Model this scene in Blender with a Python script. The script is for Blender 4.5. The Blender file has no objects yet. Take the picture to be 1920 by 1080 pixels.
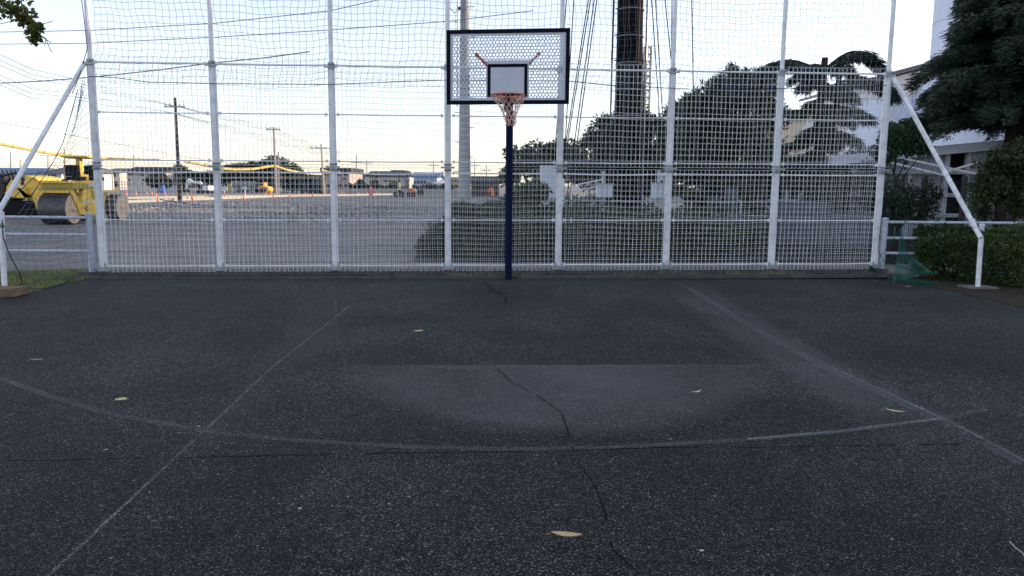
import bpy, math, random
import numpy as np
from mathutils import Vector, Matrix
R = math.radians
random.seed(7); rng = np.random.default_rng(7)
scene = bpy.context.scene
col = scene.collection

# ------------------------------------------------------------------ camera
F, PIT, ROL, CH = 1420.0, 0.1353, 0.009, 1.5
cR = Vector((1, 0, 0)); cU = Vector((0, math.sin(PIT), math.cos(PIT))); cF = Vector((0, math.cos(PIT), -math.sin(PIT)))
camd = bpy.data.cameras.new('camera'); cam = bpy.data.objects.new('camera', camd); col.objects.link(cam)
rx = cR*math.cos(ROL)+cU*math.sin(ROL); ux = cU*math.cos(ROL)-cR*math.sin(ROL)
m = Matrix((rx, ux, -cF)).transposed().to_4x4(); m.translation = (0, 0, CH)
cam.matrix_world = m
camd.sensor_width = 36; camd.lens = F/1920*36; camd.clip_start = .05; camd.clip_end = 3000
scene.camera = cam
def ray(px, py):
    dx, dy = px-960, py-540
    a = dx*math.cos(ROL)+dy*math.sin(ROL); b = -dx*math.sin(ROL)+dy*math.cos(ROL)
    return cR*(a/F)-cU*(b/F)+cF
def P(px, py, Y):                       # point seen at a pixel, at distance Y ahead
    r = ray(px, py); return Vector((0, 0, CH))+r*(Y/r.y)
def G(px, py, z=0.0):                   # point on the ground
    r = ray(px, py); return Vector((0, 0, CH))+r*((z-CH)/r.z)
# ------------------------------------------------------------------ light
SUN_AZ, SUN_EL = R(78), R(12)           # azimuth from +Y towards +X
w = bpy.data.worlds.new('World'); scene.world = w; w.use_nodes = True
nt = w.node_tree; nt.nodes.clear()
sky = nt.nodes.new('ShaderNodeTexSky'); sky.sky_type = 'NISHITA'; sky.sun_disc = False
sky.sun_elevation = SUN_EL; sky.sun_rotation = SUN_AZ; sky.air_density = 1.0; sky.dust_density = 0.6; sky.ozone_density = 2.0
bg = nt.nodes.new('ShaderNodeBackground'); bg.inputs[1].default_value = 0.135
ow = nt.nodes.new('ShaderNodeOutputWorld')
tint = nt.nodes.new('ShaderNodeMix'); tint.data_type = 'RGBA'; tint.blend_type = 'MULTIPLY'; tint.inputs[0].default_value = 1; tint.inputs[7].default_value = (1.02, .965, 1.0, 1)
hs = nt.nodes.new('ShaderNodeHueSaturation'); hs.inputs['Saturation'].default_value = .58; nt.links.new(sky.outputs[0], hs.inputs['Color']); nt.links.new(hs.outputs[0], tint.inputs[6]); nt.links.new(tint.outputs[2], bg.inputs[0]); nt.links.new(bg.outputs[0], ow.inputs[0])
sd = bpy.data.lights.new('sun', 'SUN'); sd.energy = 2.2; sd.angle = R(.5); sd.color = (1, .76, .52)
so = bpy.data.objects.new('sun', sd); col.objects.link(so)
sv = Vector((math.sin(SUN_AZ)*math.cos(SUN_EL), math.cos(SUN_AZ)*math.cos(SUN_EL), math.sin(SUN_EL)))
so.rotation_euler = sv.to_track_quat('Z', 'Y').to_euler(); so.location = (20, 0, 30)
scene.view_settings.view_transform = 'Standard'; scene.view_settings.look = 'None'
scene.view_settings.exposure = 1.45; scene.view_settings.gamma = 1

# ------------------------------------------------------------------ materials
def nodes(name):
    mt = bpy.data.materials.new(name); mt.use_nodes = True
    return mt, mt.node_tree, mt.node_tree.nodes['Principled BSDF']
def ramp(nt, src, stops):
    r = nt.nodes.new('ShaderNodeValToRGB'); e = r.color_ramp.elements
    while len(e) < len(stops): e.new(.5)
    for i, (p, c) in enumerate(stops):
        e[i].position = p; e[i].color = (c[0], c[1], c[2], 1) if hasattr(c, '__len__') else (c, c, c, 1)
    nt.links.new(src, r.inputs[0]); return r
def noise(nt, scale, detail=3, rough=.5, vec=None, dist=0):
    n = nt.nodes.new('ShaderNodeTexNoise'); n.inputs['Scale'].default_value = scale
    n.inputs['Detail'].default_value = detail; n.inputs['Roughness'].default_value = rough; n.inputs['Distortion'].default_value = dist
    if vec is None:
        tc = nt.nodes.new('ShaderNodeTexCoord'); vec = tc.outputs['Object']
    nt.links.new(vec, n.inputs['Vector']); return n
def mix(nt, a, b, f, mode='MIX'):
    x = nt.nodes.new('ShaderNodeMix'); x.data_type = 'RGBA'; x.blend_type = mode
    for s, v in ((x.inputs[6], a), (x.inputs[7], b)):
        if hasattr(v, 'is_linked'): nt.links.new(v, s)
        else: s.default_value = (*v, 1)
    if hasattr(f, 'is_linked'): nt.links.new(f, x.inputs[0])
    else: x.inputs[0].default_value = f
    return x.outputs[2]
def bump(nt, b, src, strength, dist=.01):
    n = nt.nodes.new('ShaderNodeBump'); n.inputs['Strength'].default_value = strength; n.inputs['Distance'].default_value = dist
    nt.links.new(src, n.inputs['Height']); nt.links.new(n.outputs[0], b.inputs['Normal'])
_M = {}
def mat(name, c, rough=.6, metal=0., var=.2, scale=4., dirt=None, dirt_amt=.0, bumpy=.0, bscale=60):
    if name in _M: return _M[name]
    mt, nt, b = nodes(name)
    n = noise(nt, scale, 6, .6)
    lo = [x*(1-var) for x in c]; hi = [min(1, x*(1+var)) for x in c]
    r = ramp(nt, n.outputs[0], [(.3, lo), (.7, hi)]); out = r.outputs[0]
    if dirt is not None:
        n2 = noise(nt, scale*2.3, 8, .7); r2 = ramp(nt, n2.outputs[0], [(.62-dirt_amt*.3, 0), (.72, dirt_amt)])
        out = mix(nt, out, dirt, r2.outputs[0])
    nt.links.new(out, b.inputs['Base Color'])
    b.inputs['Roughness'].default_value = rough; b.inputs['Metallic'].default_value = metal
    if rough >= .7 and not metal: b.inputs['Specular IOR Level'].default_value = .12
    if bumpy:
        n3 = noise(nt, bscale, 4); bump(nt, b, n3.outputs[0], bumpy)
    _M[name] = mt; return mt
def leafmat(name, c, c2, trans=.3, scale=1.5):
    if name in _M: return _M[name]
    mt, nt, b = nodes(name)
    n = noise(nt, scale, 3); n2 = noise(nt, 25, 1)
    r = ramp(nt, n.outputs[0], [(.35, c), (.65, c2)])
    r2 = ramp(nt, n2.outputs[0], [(.3, .6), (.7, 1.4)])
    out = mix(nt, r.outputs[0], r2.outputs[0], 1., 'MULTIPLY')
    nt.links.new(out, b.inputs['Base Color']); b.inputs['Roughness'].default_value = .55
    tr = nt.nodes.new('ShaderNodeBsdfTranslucent'); nt.links.new(out, tr.inputs[0])
    ms = nt.nodes.new('ShaderNodeMixShader'); ms.inputs[0].default_value = trans
    o = nt.nodes['Material Output']
    nt.links.new(b.outputs[0], ms.inputs[1]); nt.links.new(tr.outputs[0], ms.inputs[2]); nt.links.new(ms.outputs[0], o.inputs[0])
    _M[name] = mt; return mt

WHITE = mat('white_paint', (.86, .88, .92), .45, 0, .10, 3, (.34, .30, .26), .5)
WIRE = mat('wire_coating', (.90, .92, .94), .45, 0, .08, 3)
RAILW = mat('railing_paint', (.52, .58, .66), .5, 0, .1, 5, (.2, .19, .17), .4)
GALV = mat('galvanised_steel', (.38, .41, .44), .45, .5, .15, 9)
DKMET = mat('dark_hardware', (.03, .03, .035), .5, .4, .3, 9)
NET = mat('net_cord', (.12, .16, .24), .8, 0, .2, 3)
NAVY = mat('navy_paint', (.003, .010, .045), .7, 0, .2, 4)
BLACKP = mat('black_frame_paint', (.004, .006, .014), .75, 0, .2, 6)
BOARD = mat('board_white_paint', (.54, .58, .65), .5, 0, .06, 4)
RIM = mat('orange_rim_paint', (.75, .22, .10), .45, 0, .2, 20)
REDB = mat('red_bracket_paint', (.55, .10, .07), .5, 0, .2, 20)
BROWNB = mat('dark_brown_bracket', (.03, .012, .012), .5, 0, .2, 20)
CORD = mat('white_cord', (.70, .48, .42), .8, 0, .15, 30)
CONC = mat('concrete', (.20, .195, .19), .9, 0, .25, 6, (.06, .055, .05), .6, .4, 90)
CONCL = mat('pale_concrete', (.36, .35, .33), .9, 0, .2, 5, (.15, .14, .12), .5, .3, 60)
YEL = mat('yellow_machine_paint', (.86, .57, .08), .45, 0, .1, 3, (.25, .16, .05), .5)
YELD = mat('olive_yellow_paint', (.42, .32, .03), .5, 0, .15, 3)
RUBB = mat('black_rubber', (.012, .012, .013), .7, 0, .3, 8)
STEEL = mat('worn_drum_steel', (.10, .095, .09), .45, .6, .3, 4, (.05, .04, .03), .6)
DISC = mat('drum_side_tan', (.64, .48, .30), .6, 0, .15, 5, (.25, .16, .09), .5)
ORANGE = mat('cone_orange', (.80, .13, .04), .5, 0, .15, 9)
BARK = mat('bark', (.030, .024, .020), .9, 0, .4, 12, None, 0, .6, 40)
GLASS = mat('dark_window', (.02, .025, .035), .7, 0, .3, 2)
WOOD = mat('plywood', (.5, .33, .16), .7, 0, .2, 5)
CABLE = mat('dark_cable', (.02, .012, .022), .8, 0, .2, 5)
WIREFAR = mat('grey_power_line', (.10, .11, .13), .6, 0, .2, 5)
TANK = mat('white_tank_paint', (.66, .71, .84), .5, 0, .05, .4, (.42, .44, .50), .3)
GREENNET = mat('green_netting', (.015, .16, .13), .8, 0, .3, 6)
GREENROPE = mat('green_rope', (.01, .09, .06), .8, 0, .3, 6)

# ------------------------------------------------------------------ mesh helpers
class MB:
    def __init__(s): s.v = []; s.f = []
    def add(s, vs, fs):
        n = len(s.v); s.v += [tuple(v) for v in vs]; s.f += [tuple(i+n for i in f) for f in fs]; return s
    def box(s, x0, x1, y0, y1, z0, z1, M=None, bev=0):
        if bev > 0:
            # chamfered vertical edges
            b = min(bev, (x1-x0)/2.1, (y1-y0)/2.1)
            pr = [(x0+b, y0), (x1-b, y0), (x1, y0+b), (x1, y1-b), (x1-b, y1), (x0+b, y1), (x0, y1-b), (x0, y0+b)]
            return s.prism(pr, z0, z1, M)
        vs = [Vector(p) for p in ((x0, y0, z0), (x1, y0, z0), (x1, y1, z0), (x0, y1, z0), (x0, y0, z1), (x1, y0, z1), (x1, y1, z1), (x0, y1, z1))]
        if M is not None: vs = [M @ v for v in vs]
        return s.add(vs, [(0, 3, 2, 1), (4, 5, 6, 7), (0, 1, 5, 4), (1, 2, 6, 5), (2, 3, 7, 6), (3, 0, 4, 7)])
    def prism(s, pts, z0, z1, M=None):
        n = len(pts); vs = [Vector((p[0], p[1], z0)) for p in pts]+[Vector((p[0], p[1], z1)) for p in pts]
        if M is not None: vs = [M @ v for v in vs]
        return s.add(vs, [tuple(range(n))[::-1], tuple(range(n, 2*n))]+[(i, (i+1) % n, n+(i+1) % n, n+i) for i in range(n)])
    def extr(s, pts, d):                 # polygon of 3D points extruded by vector d
        n = len(pts); d = Vector(d); vs = [Vector(p) for p in pts]+[Vector(p)+d for p in pts]
        return s.add(vs, [tuple(range(n)), tuple(range(n, 2*n))[::-1]]+[(i, n+i, n+(i+1) % n, (i+1) % n) for i in range(n)])
    def tube(s, pts, r, n=6, caps=True):
        pts = [Vector(p) for p in pts]; k = len(pts); rs = r if hasattr(r, '__len__') else [r]*k
        vs = []; up = None
        for i, p in enumerate(pts):
            t = (pts[min(i+1, k-1)]-pts[max(i-1, 0)])
            if t.length < 1e-9: t = Vector((0, 0, 1))
            t.normalize()
            if up is None: up = Vector((1, 0, 0)) if abs(t.x) < .9 else Vector((0, 1, 0))
            a = t.cross(up); 
            if a.length < 1e-6: a = t.orthogonal()
            a.normalize(); b = t.cross(a); up = -b if False else up
            for j in range(n):
                q = 2*math.pi*(j+.5)/n; vs.append(p+(a*math.cos(q)+b*math.sin(q))*rs[i])
        fs = [(i*n+j, i*n+(j+1) % n, (i+1)*n+(j+1) % n, (i+1)*n+j) for i in range(k-1) for j in range(n)]
        if caps: fs += [tuple(range(n))[::-1], tuple(range((k-1)*n, k*n))]
        return s.add(vs, fs)
    def lathe(s, prof, c=(0, 0, 0), n=24, axis='Z', M=None):
        vs = []; k = len(prof); c = Vector(c)
        for r, h in prof:
            for j in range(n):
                q = 2*math.pi*j/n; x, y = r*math.cos(q), r*math.sin(q)
                v = Vector((x, y, h)) if axis == 'Z' else (Vector((h, x, y)) if axis == 'X' else Vector((x, h, y)))
                if M is not None: v = M @ v
                vs.append(v+c)
        fs = [(i*n+j, i*n+(j+1) % n, (i+1)*n+(j+1) % n, (i+1)*n+j) for i in range(k-1) for j in range(n)]
        fs += [tuple(range(n))[::-1], tuple(range((k-1)*n, k*n))]
        return s.add(vs, fs)
    def build(s, name, m, parent=None, smooth=False):
        me = bpy.data.meshes.new(name); me.from_pydata(s.v, [], s.f); me.update()
        if m: me.materials.append(m)
        if smooth: me.shade_smooth() if hasattr(me, 'shade_smooth') else None
        o = bpy.data.objects.new(name, me); col.objects.link(o)
        if parent is not None:
            o.parent = parent; o.matrix_parent_inverse = Matrix.Translation(-Vector(parent.location))if parent.type == 'EMPTY' and not parent.parent else Matrix()
        if smooth:
            try: me.set_sharp_from_angle(angle=R(40))
            except Exception: pass
        return o
def tag(o, label=None, cat=None, group=None, kind=None):
    if label: o['label'] = label
    if cat: o['category'] = cat
    if group: o['group'] = group
    if kind: o['kind'] = kind
    return o
def empty(name, loc, label, cat, group=None):
    o = bpy.data.objects.new(name, None); o.location = loc; o.empty_display_size = .2; col.objects.link(o)
    return tag(o, label, cat, group)
def copy_thing(o, parent=None):
    c = o.copy(); col.objects.link(c)
    if parent is not None: c.parent = parent
    for ch in list(o.children): copy_thing(ch, c)
    return c
def quads(name, V, m, parent=None):      # V: (n,4,3) array of quad corners, fast
    n = len(V); me = bpy.data.meshes.new(name)
    me.vertices.add(n*4); me.vertices.foreach_set('co', V.reshape(-1).astype('f'))
    me.loops.add(n*4); me.loops.foreach_set('vertex_index', np.arange(n*4, dtype='i'))
    me.polygons.add(n); me.polygons.foreach_set('loop_start', np.arange(0, n*4, 4, dtype='i'))
    me.polygons.foreach_set('loop_total', np.full(n, 4, dtype='i'))
    me.update(calc_edges=True); me.validate()
    me.materials.append(m); o = bpy.data.objects.new(name, me); col.objects.link(o)
    if parent is not None:
        o.parent = parent; o.matrix_parent_inverse = Matrix.Translation(-Vector(parent.location))
    return o
def rand_dirs(n):
    d = rng.normal(size=(n, 3)); return d/np.linalg.norm(d, axis=1)[:, None]
def leaf_quads(P0, D, L, W, twist=None):  # diamond leaves: base P0, direction D, length L, width W
    n = len(P0); t = rand_dirs(n) if twist is None else twist
    s = np.cross(D, t); s /= (np.linalg.norm(s, axis=1)[:, None]+1e-9)
    L = np.asarray(L).reshape(-1, 1)*np.ones((n, 1)); W = np.asarray(W).reshape(-1, 1)*np.ones((n, 1))
    a = P0; b = P0+D*L*.45+s*W*.5; c = P0+D*L; d = P0+D*L*.45-s*W*.5
    return np.stack([a, b, c, d], axis=1)
def clump_points(c, r, n, shell=.45):
    d = rand_dirs(n); q = (shell+(1-shell)*rng.random(n)**.7)[:, None]
    q *= (1+.18*np.sin(d[:, :1]*7+c[0]*3)*np.cos(d[:, 2:]*6+c[1]*2))
    return np.array(c)+d*q*np.array(r), d
def crown(clumps, n, L, W, droop=.3, shell=.45):
    vol = [max(.001, r[0]*r[1]*r[2])**.67 for c, r in clumps]; tot = sum(vol); out = []
    for (c, r), v in zip(clumps, vol):
        k = int(n*v/tot)+4; p, d = clump_points(c, r, k, shell)
        dd = d+.8*rand_dirs(k); dd[:, 2] -= droop; dd /= np.linalg.norm(dd, axis=1)[:, None]
        out.append(leaf_quads(p, dd, L*(.6+.8*rng.random(k)), W*(.6+.8*rng.random(k))))
    return np.concatenate(out)
def sub_clumps(c, r, n, rs=.35):
    out = []
    for i in range(n):
        d = Vector(rand_dirs(1)[0]); q = .45+.55*random.random()
        k = rs*(.7+.6*random.random())
        out.append(((c[0]+d.x*q*r[0], c[1]+d.y*q*r[1], c[2]+d.z*q*r[2]), (r[0]*k, r[1]*k, r[2]*k*.8)))
    return out

# ------------------------------------------------------------------ ground, court
def ground_mat():
    mt, nt, b = nodes('gravel_ground')
    n1 = noise(nt, .18, 6, .6); n2 = noise(nt, 22, 4, .7); n3 = noise(nt, 1.1, 5, .6)
    base = ramp(nt, n1.outputs[0], [(.35, (.17, .165, .16)), (.65, (.27, .245, .22))])
    sp = ramp(nt, n2.outputs[0], [(.35, .35), (.6, 1.25), (.72, 2.0)])
    md = ramp(nt, n3.outputs[0], [(.35, .72), (.65, 1.15)])
    c = mix(nt, base.outputs[0], sp.outputs[0], .75, 'MULTIPLY'); c = mix(nt, c, md.outputs[0], 1., 'MULTIPLY')
    nt.links.new(c, b.inputs['Base Color']); b.inputs['Roughness'].default_value = .95
    bump(nt, b, n2.outputs[0], .8, .03); return mt
def asphalt_mat():
    mt, nt, b = nodes('worn_asphalt')
    n1 = noise(nt, 95, 3, .65); n2 = noise(nt, .55, 6, .6, dist=.6); n3 = noise(nt, 5, 5, .7)
    tc = nt.nodes.new('ShaderNodeTexCoord')
    v = nt.nodes.new('ShaderNodeTexVoronoi'); v.inputs['Scale'].default_value = 60; nt.links.new(tc.outputs['Object'], v.inputs['Vector'])
    g = ramp(nt, n1.outputs[0], [(.36, (.0065, .0065, .0062)), (.50, (.029, .0295, .0285)), (.64, (.092, .093, .088)), (.80, (.26, .26, .25))])
    st = ramp(nt, v.outputs['Color'], [(.2, .55), (.85, 1.25), (.97, 3.2)])
    n4 = nt.nodes.new('ShaderNodeTexVoronoi'); n4.inputs['Scale'].default_value = 165; nt.links.new(tc.outputs['Object'], n4.inputs['Vector'])
    sp_ = nt.nodes.new('ShaderNodeSeparateColor'); nt.links.new(n4.outputs['Color'], sp_.inputs[0]); cg = ramp(nt, sp_.outputs[0], [(.20, .14), (.55, .55), (.80, 1.6), (.96, 3.6)])
    c = mix(nt, g.outputs[0], st.outputs[0], .8, 'MULTIPLY'); c = mix(nt, c, cg.outputs[0], 1., 'MULTIPLY')
    big = ramp(nt, n2.outputs[0], [(.32, .62), (.5, .95), (.68, 1.45)])
    med = ramp(nt, n3.outputs[0], [(.3, .8), (.7, 1.2)])
    c = mix(nt, c, big.outputs[0], 1., 'MULTIPLY'); c = mix(nt, c, med.outputs[0], 1., 'MULTIPLY')
    nt.links.new(c, b.inputs['Base Color']); b.inputs['Roughness'].default_value = .8
    b.inputs['Specular IOR Level'].default_value = .18
    bump(nt, b, n1.outputs[0], .9, .008); return mt
def fade_mat(name, c, lo, hi, amt, scale=30, big=1.2, attr=False):
    mt, nt, b = nodes(name); b.inputs['Base Color'].default_value = (*c, 1); b.inputs['Roughness'].default_value = .9
    n1 = noise(nt, scale*3, 4, .8); n2 = noise(nt, big, 4, .6)
    r = ramp(nt, n1.outputs[0], [(lo, 0), (hi, amt)]); r2 = ramp(nt, n2.outputs[0], [(.3, .15), (.65, 1)])
    f = mix(nt, r.outputs[0], r2.outputs[0], 1., 'MULTIPLY')
    if attr:
        at = nt.nodes.new('ShaderNodeAttribute'); at.attribute_name = 'wear'; f = mix(nt, f, at.outputs['Color'], 1., 'MULTIPLY')
    tr = nt.nodes.new('ShaderNodeBsdfTransparent'); ms = nt.nodes.new('ShaderNodeMixShader'); o = nt.nodes['Material Output']
    nt.links.new(f, ms.inputs[0]); nt.links.new(tr.outputs[0], ms.inputs[1]); nt.links.new(b.outputs[0], ms.inputs[2]); nt.links.new(ms.outputs[0], o.inputs[0])
    return mt
g = MB(); g.add([(-900, -300, -.05), (900, -300, -.05), (900, 1800, -.05), (-900, 1800, -.05)], [(0, 1, 2, 3)])
tag(g.build('ground', ground_mat()), kind='structure')
# court outline from the photo's edges, continuing past the camera
edge = [(0, 559), (60, 547), (120, 533), (190, 519), (260, 515.5), (620, 517), (960, 518), (1300, 517), (1610, 514.5), (1680, 524), (1740, 536), (1830, 556), (1920, 578)]
court = [G(*e) for e in edge]
court = [Vector((-16, 7.2, 0))]+court+[Vector((12, 2.0, 0)), Vector((14, -25, 0)), Vector((-16, -25, 0))]
g = MB(); g.extr([(p.x, p.y, 0) for p in court], (0, 0, -.06)); tag(g.build('asphalt_court', asphalt_mat()), kind='structure')
def ribbon(pts, wd, z, jag=0):
    P3 = [G(*p) for p in pts]; fine = []
    for a, b in zip(P3[:-1], P3[1:]):
        k = max(2, int((b-a).length/.06)) if jag else 6
        for i in range(k): fine.append(a.lerp(b, i/k))
    fine.append(P3[-1]); mbx = MB(); L = []; Rr = []; off = 0
    for i, p in enumerate(fine):
        t = fine[min(i+1, len(fine)-1)]-fine[max(i-1, 0)]; t.normalize(); s = Vector((-t.y, t.x, 0))
        if jag: off = off*.85+random.uniform(-jag, jag)
        ww = wd/2*(random.uniform(.3, 1.3) if jag else 1)
        L.append((p.x+s.x*(off+ww), p.y+s.y*(off+ww), z)); Rr.append((p.x+s.x*(off-ww), p.y+s.y*(off-ww), z))
    n = len(L); mbx.add(L+Rr, [(i, i+1, n+i+1, n+i) for i in range(n-1) if not jag or math.sin(i*.37)+math.sin(i*1.13+2) > -1.1]); return mbx
LINE = fade_mat('faded_white_line', (.40, .41, .42), .42, .62, .75, 30, 2.5)
FAINT = fade_mat('very_faint_line', (.26, .27, .29), .36, .62, .38)
VFAINT = fade_mat('barely_visible_line', (.2, .21, .23), .36, .62, .25)
WASH = fade_mat('worn_key_wash', (.17, .18, .20), .25, .62, .50, 30, .9)
CRACK = mat('crack_black', (.004, .004, .005), .9)
tag(ribbon([(655, 574), (510, 690), (380, 812), (322, 865), (285, 900), (95, 1078), (40, 1130)], .02, .004).build('court_line', LINE), kind='structure')
tag(ribbon([(1285, 536), (1420, 620), (1580, 705), (1770, 790), (1925, 872)], .12, .004).build('court_line', FAINT), kind='structure')
tag(ribbon([(1560, 690), (1770, 788), (1925, 868)], .02, .008).build('court_line', LINE), kind='structure')
arc = [(-60, 690), (0, 712), (90, 745), (200, 778), (390, 812), (550, 829), (760, 841), (960, 846), (1150, 842), (1400, 828), (1580, 812), (1760, 789), (1850, 770)]
tag(ribbon(arc, .06, .012).build('court_line', FAINT), kind='structure')
tag(ribbon(arc[9:12], .035, .016).build('court_line', LINE), kind='structure')
for pts in ([(628, 560), (632, 640), (650, 690)], [(1340, 640), (1428, 688)], [(1380, 688), (1432, 687)]):
    tag(ribbon(pts, .04, .006).build('court_line', VFAINT), kind='structure')
def wear_patch(pts, name, m, z, inner=.72, keep=()):
    c3 = [G(*p) for p in pts]; n = len(pts); cen = sum(c3, Vector())/n; V = []; W = []
    for ring, (k, a_) in enumerate(((1, 0), (1-(1-inner)*.5, .5), (inner, 1), (.3, 1))):
        for i, p in enumerate(c3): q = cen.lerp(p, k); V.append((q.x, q.y, z)); W.append(a_ if i not in keep else 1)
    fs = [(r*n+i, r*n+(i+1) % n, (r+1)*n+(i+1) % n, (r+1)*n+i) for r in range(3) for i in range(n)]+[tuple(range(3*n, 4*n))]
    b = MB(); b.add(V, fs); o = b.build(name, m); a = o.data.attributes.new('wear', 'FLOAT_COLOR', 'POINT')
    for i, w_ in enumerate(W): a.data[i].color = (w_, w_, w_, 1)
    tag(o, kind='structure')
wear_patch([(640, 690), (800, 689), (1000, 689), (1250, 688), (1432, 688), (1475, 706), (1455, 745), (1385, 785), (1270, 815), (1100, 830), (940, 824), (790, 800), (680, 760), (620, 715)], 'worn_key_area', fade_mat('key_wash', (.21, .215, .22), .32, .68, .8, 30, .5, True), .020, .74, (1, 2, 3))
wear_patch([(1205, 526), (1310, 526), (1400, 580), (1540, 660), (1760, 768), (1960, 870), (1960, 985), (1720, 880), (1540, 770), (1380, 660), (1270, 575)], 'worn_lane', fade_mat('lane_wash', (.22, .23, .24), .34, .66, .42, 30, .9, True), .024, .5)
wear_patch([(560, 560), (700, 548), (690, 600), (600, 680), (450, 830), (330, 900), (300, 880), (420, 760), (520, 640)], 'worn_lane', fade_mat('lane_wash2', (.13, .14, .155), .3, .62, .35, 30, .9, True), .022, .5)
for pts, wd in (([(-30, 874), (330, 867), (640, 861), (960, 855), (1250, 848), (1500, 845), (1800, 841)], .018), ([(905, 528), (925, 546), (952, 560), (948, 570)], .02),
                ([(925, 690), (960, 722), (1005, 748), (1054, 782), (1060, 800), (1072, 845), (1088, 880), (1120, 925), (1138, 975), (1150, 1040), (1200, 1085)], .009),
                ([(0, 601), (400, 602), (960, 599), (1400, 595)], .012), ([(850, 545), (1200, 546), (1500, 543)], .012)):
    tag(ribbon(pts, wd, .028, .004).build('crack', CRACK), kind='structure')

# ------------------------------------------------------------------ fence frame of reference
TH = .0748; FX, FY = -6.4985, 11.966; SP = 1.82
fd = Vector((math.cos(TH), math.sin(TH), .0047)); fn = Vector((math.sin(TH), -math.cos(TH), 0))   # fn: towards the camera
def FP(u, z, o=0.): return Vector((FX, FY, 0))+fd*u+fn*o+Vector((0, 0, z))
NB = 7; UL = NB*SP
Z_BOT, Z_MID, Z_LOW, Z_UP, Z_UM, Z_TOP = .165, .90, 1.655, 1.83, 2.56, 3.31
fence = empty('backstop_fence', FP(UL/2, 0), 'tall white steel mesh fence with eight posts closing the far end of the court', 'fence')
MT = Matrix.Identity(4)
for k in range(NB+1):
    u = k*SP; b = MB()
    def fm(u): return Matrix(((fd.x, -fn.x, 0, FP(u, 0).x), (fd.y, -fn.y, 0, FP(u, 0).y), (0, 0, 1, FP(u, 0).z), (0, 0, 0, 1)))
    Mx = fm(u)
    b.box(-.034, .034, -.034, .034, .10, 3.34, Mx, .012); b.box(-.052, -.036, -.02, .03, .12, 3.3, Mx); b.box(.036, .052, -.02, .03, .12, 3.3, Mx)
    b.lathe([(.036, 3.341), (.036, 6.3), (.02, 6.32)], FP(u, 0), 10)
    b.build('post', WHITE, fence)
    b = MB(); b.box(-.075, .075, -.06, .06, .085, .103, Mx); b.box(-.03, .10, -.075, -.045, .12, .15, Mx); b.box(-.07, -.045, -.07, -.05, .1, .2, Mx); b.box(.045, .07, -.07, -.05, .1, .22, Mx)
    b.build('base_plate', GALV, fence)
    b = MB()
    for z in (1.70, 1.79): b.lathe([(.062, z-.016), (.068, z), (.062, z+.016)], FP(u, 0), 12)
    b.box(-.11, .11, -.085, -.06, 1.73, 1.755, Mx); b.tube([FP(u-.03, 1.745, .06), FP(u-.03, 1.745, .11)], .014, 6)
    b.build('clamp', GALV, fence)
    b = MB(); b.lathe([(.055, 3.30), (.062, 3.33), (.05, 3.36)], FP(u, 0), 10)
    b.box(-.09, .09, -.07, -.05, 3.27, 3.295, Mx); b.tube([FP(u+.035, 3.34, .05), FP(u+.035, 3.34, .1)], .012, 6); b.build('clamp', GALV, fence)
for k in range(NB):
    u0, u1 = k*SP+.06, (k+1)*SP-.06
    for z, r in ((Z_BOT, .013), (Z_MID, .011), (Z_LOW, .012), (Z_UP, .011), (Z_UM, .010), (Z_TOP, .016)):
        b = MB(); sag = (.03 if z == Z_LOW and k in (2, 4, 0) else .006)*random.uniform(.4, 1.2)
        b.tube([FP(u0+(u1-u0)*t/8, z-sag*math.sin(math.pi*t/8), .03) for t in range(9)], r, 6)
        for t in (.02, .98): b.box(-.02, .02, -.045, -.01, z-.022, z+.022, fm(u0+(u1-u0)*t))
        b.build('rail', WHITE, fence, True)
    for (za, zb, zr) in ((.075, 1.725, .085), (1.765, 3.395, .093)):
        b = MB(); ph = random.uniform(0, 6); bow = random.uniform(-1, 1)
        for layer, o, rr in ((0, .055, .0025), (1, -.05, .0016)):
            n = 24 if layer == 0 else 23
            def wv(u, z, lay=layer, ph=ph, bow=bow):
                e = math.sin(math.pi*(z-za)/(zb-za))
                return Vector((.018*bow*e*math.sin(3*u+ph)+.004*math.sin(9*z+u*40+lay*2), 0, .006*math.sin(5*u+lay+ph)*e+.010*math.sin(2*u+ph)*e))
            for i in range(n):
                uu = u0+(u1-u0)*((i+.5)/n) if layer == 0 else u0+(u1-u0)*((i+1.1)/(n+1.2))
                uu += random.gauss(0, .003)
                b.tube([FP(uu, z, o)+wv(uu, z) for z in [za+(zb-za)*j/10 for j in range(11)]], rr, 4, False)
            nr = int((zb-za)/zr)
            for j in range(nr+1):
                z = za+(zb-za)*j/nr+(.02 if layer else 0)*(0 if j in (0, nr) else 1)
                ks = 36
                b.tube([FP(u0+(u1-u0)*i/ks, z, o+.004)+wv(u0+(u1-u0)*i/ks, z)+Vector((0, 0, .0035*(-1)**i)) for i in range(ks+1)], rr, 4, False)
        b.build('mesh_panel', WIRE, fence)
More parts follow.
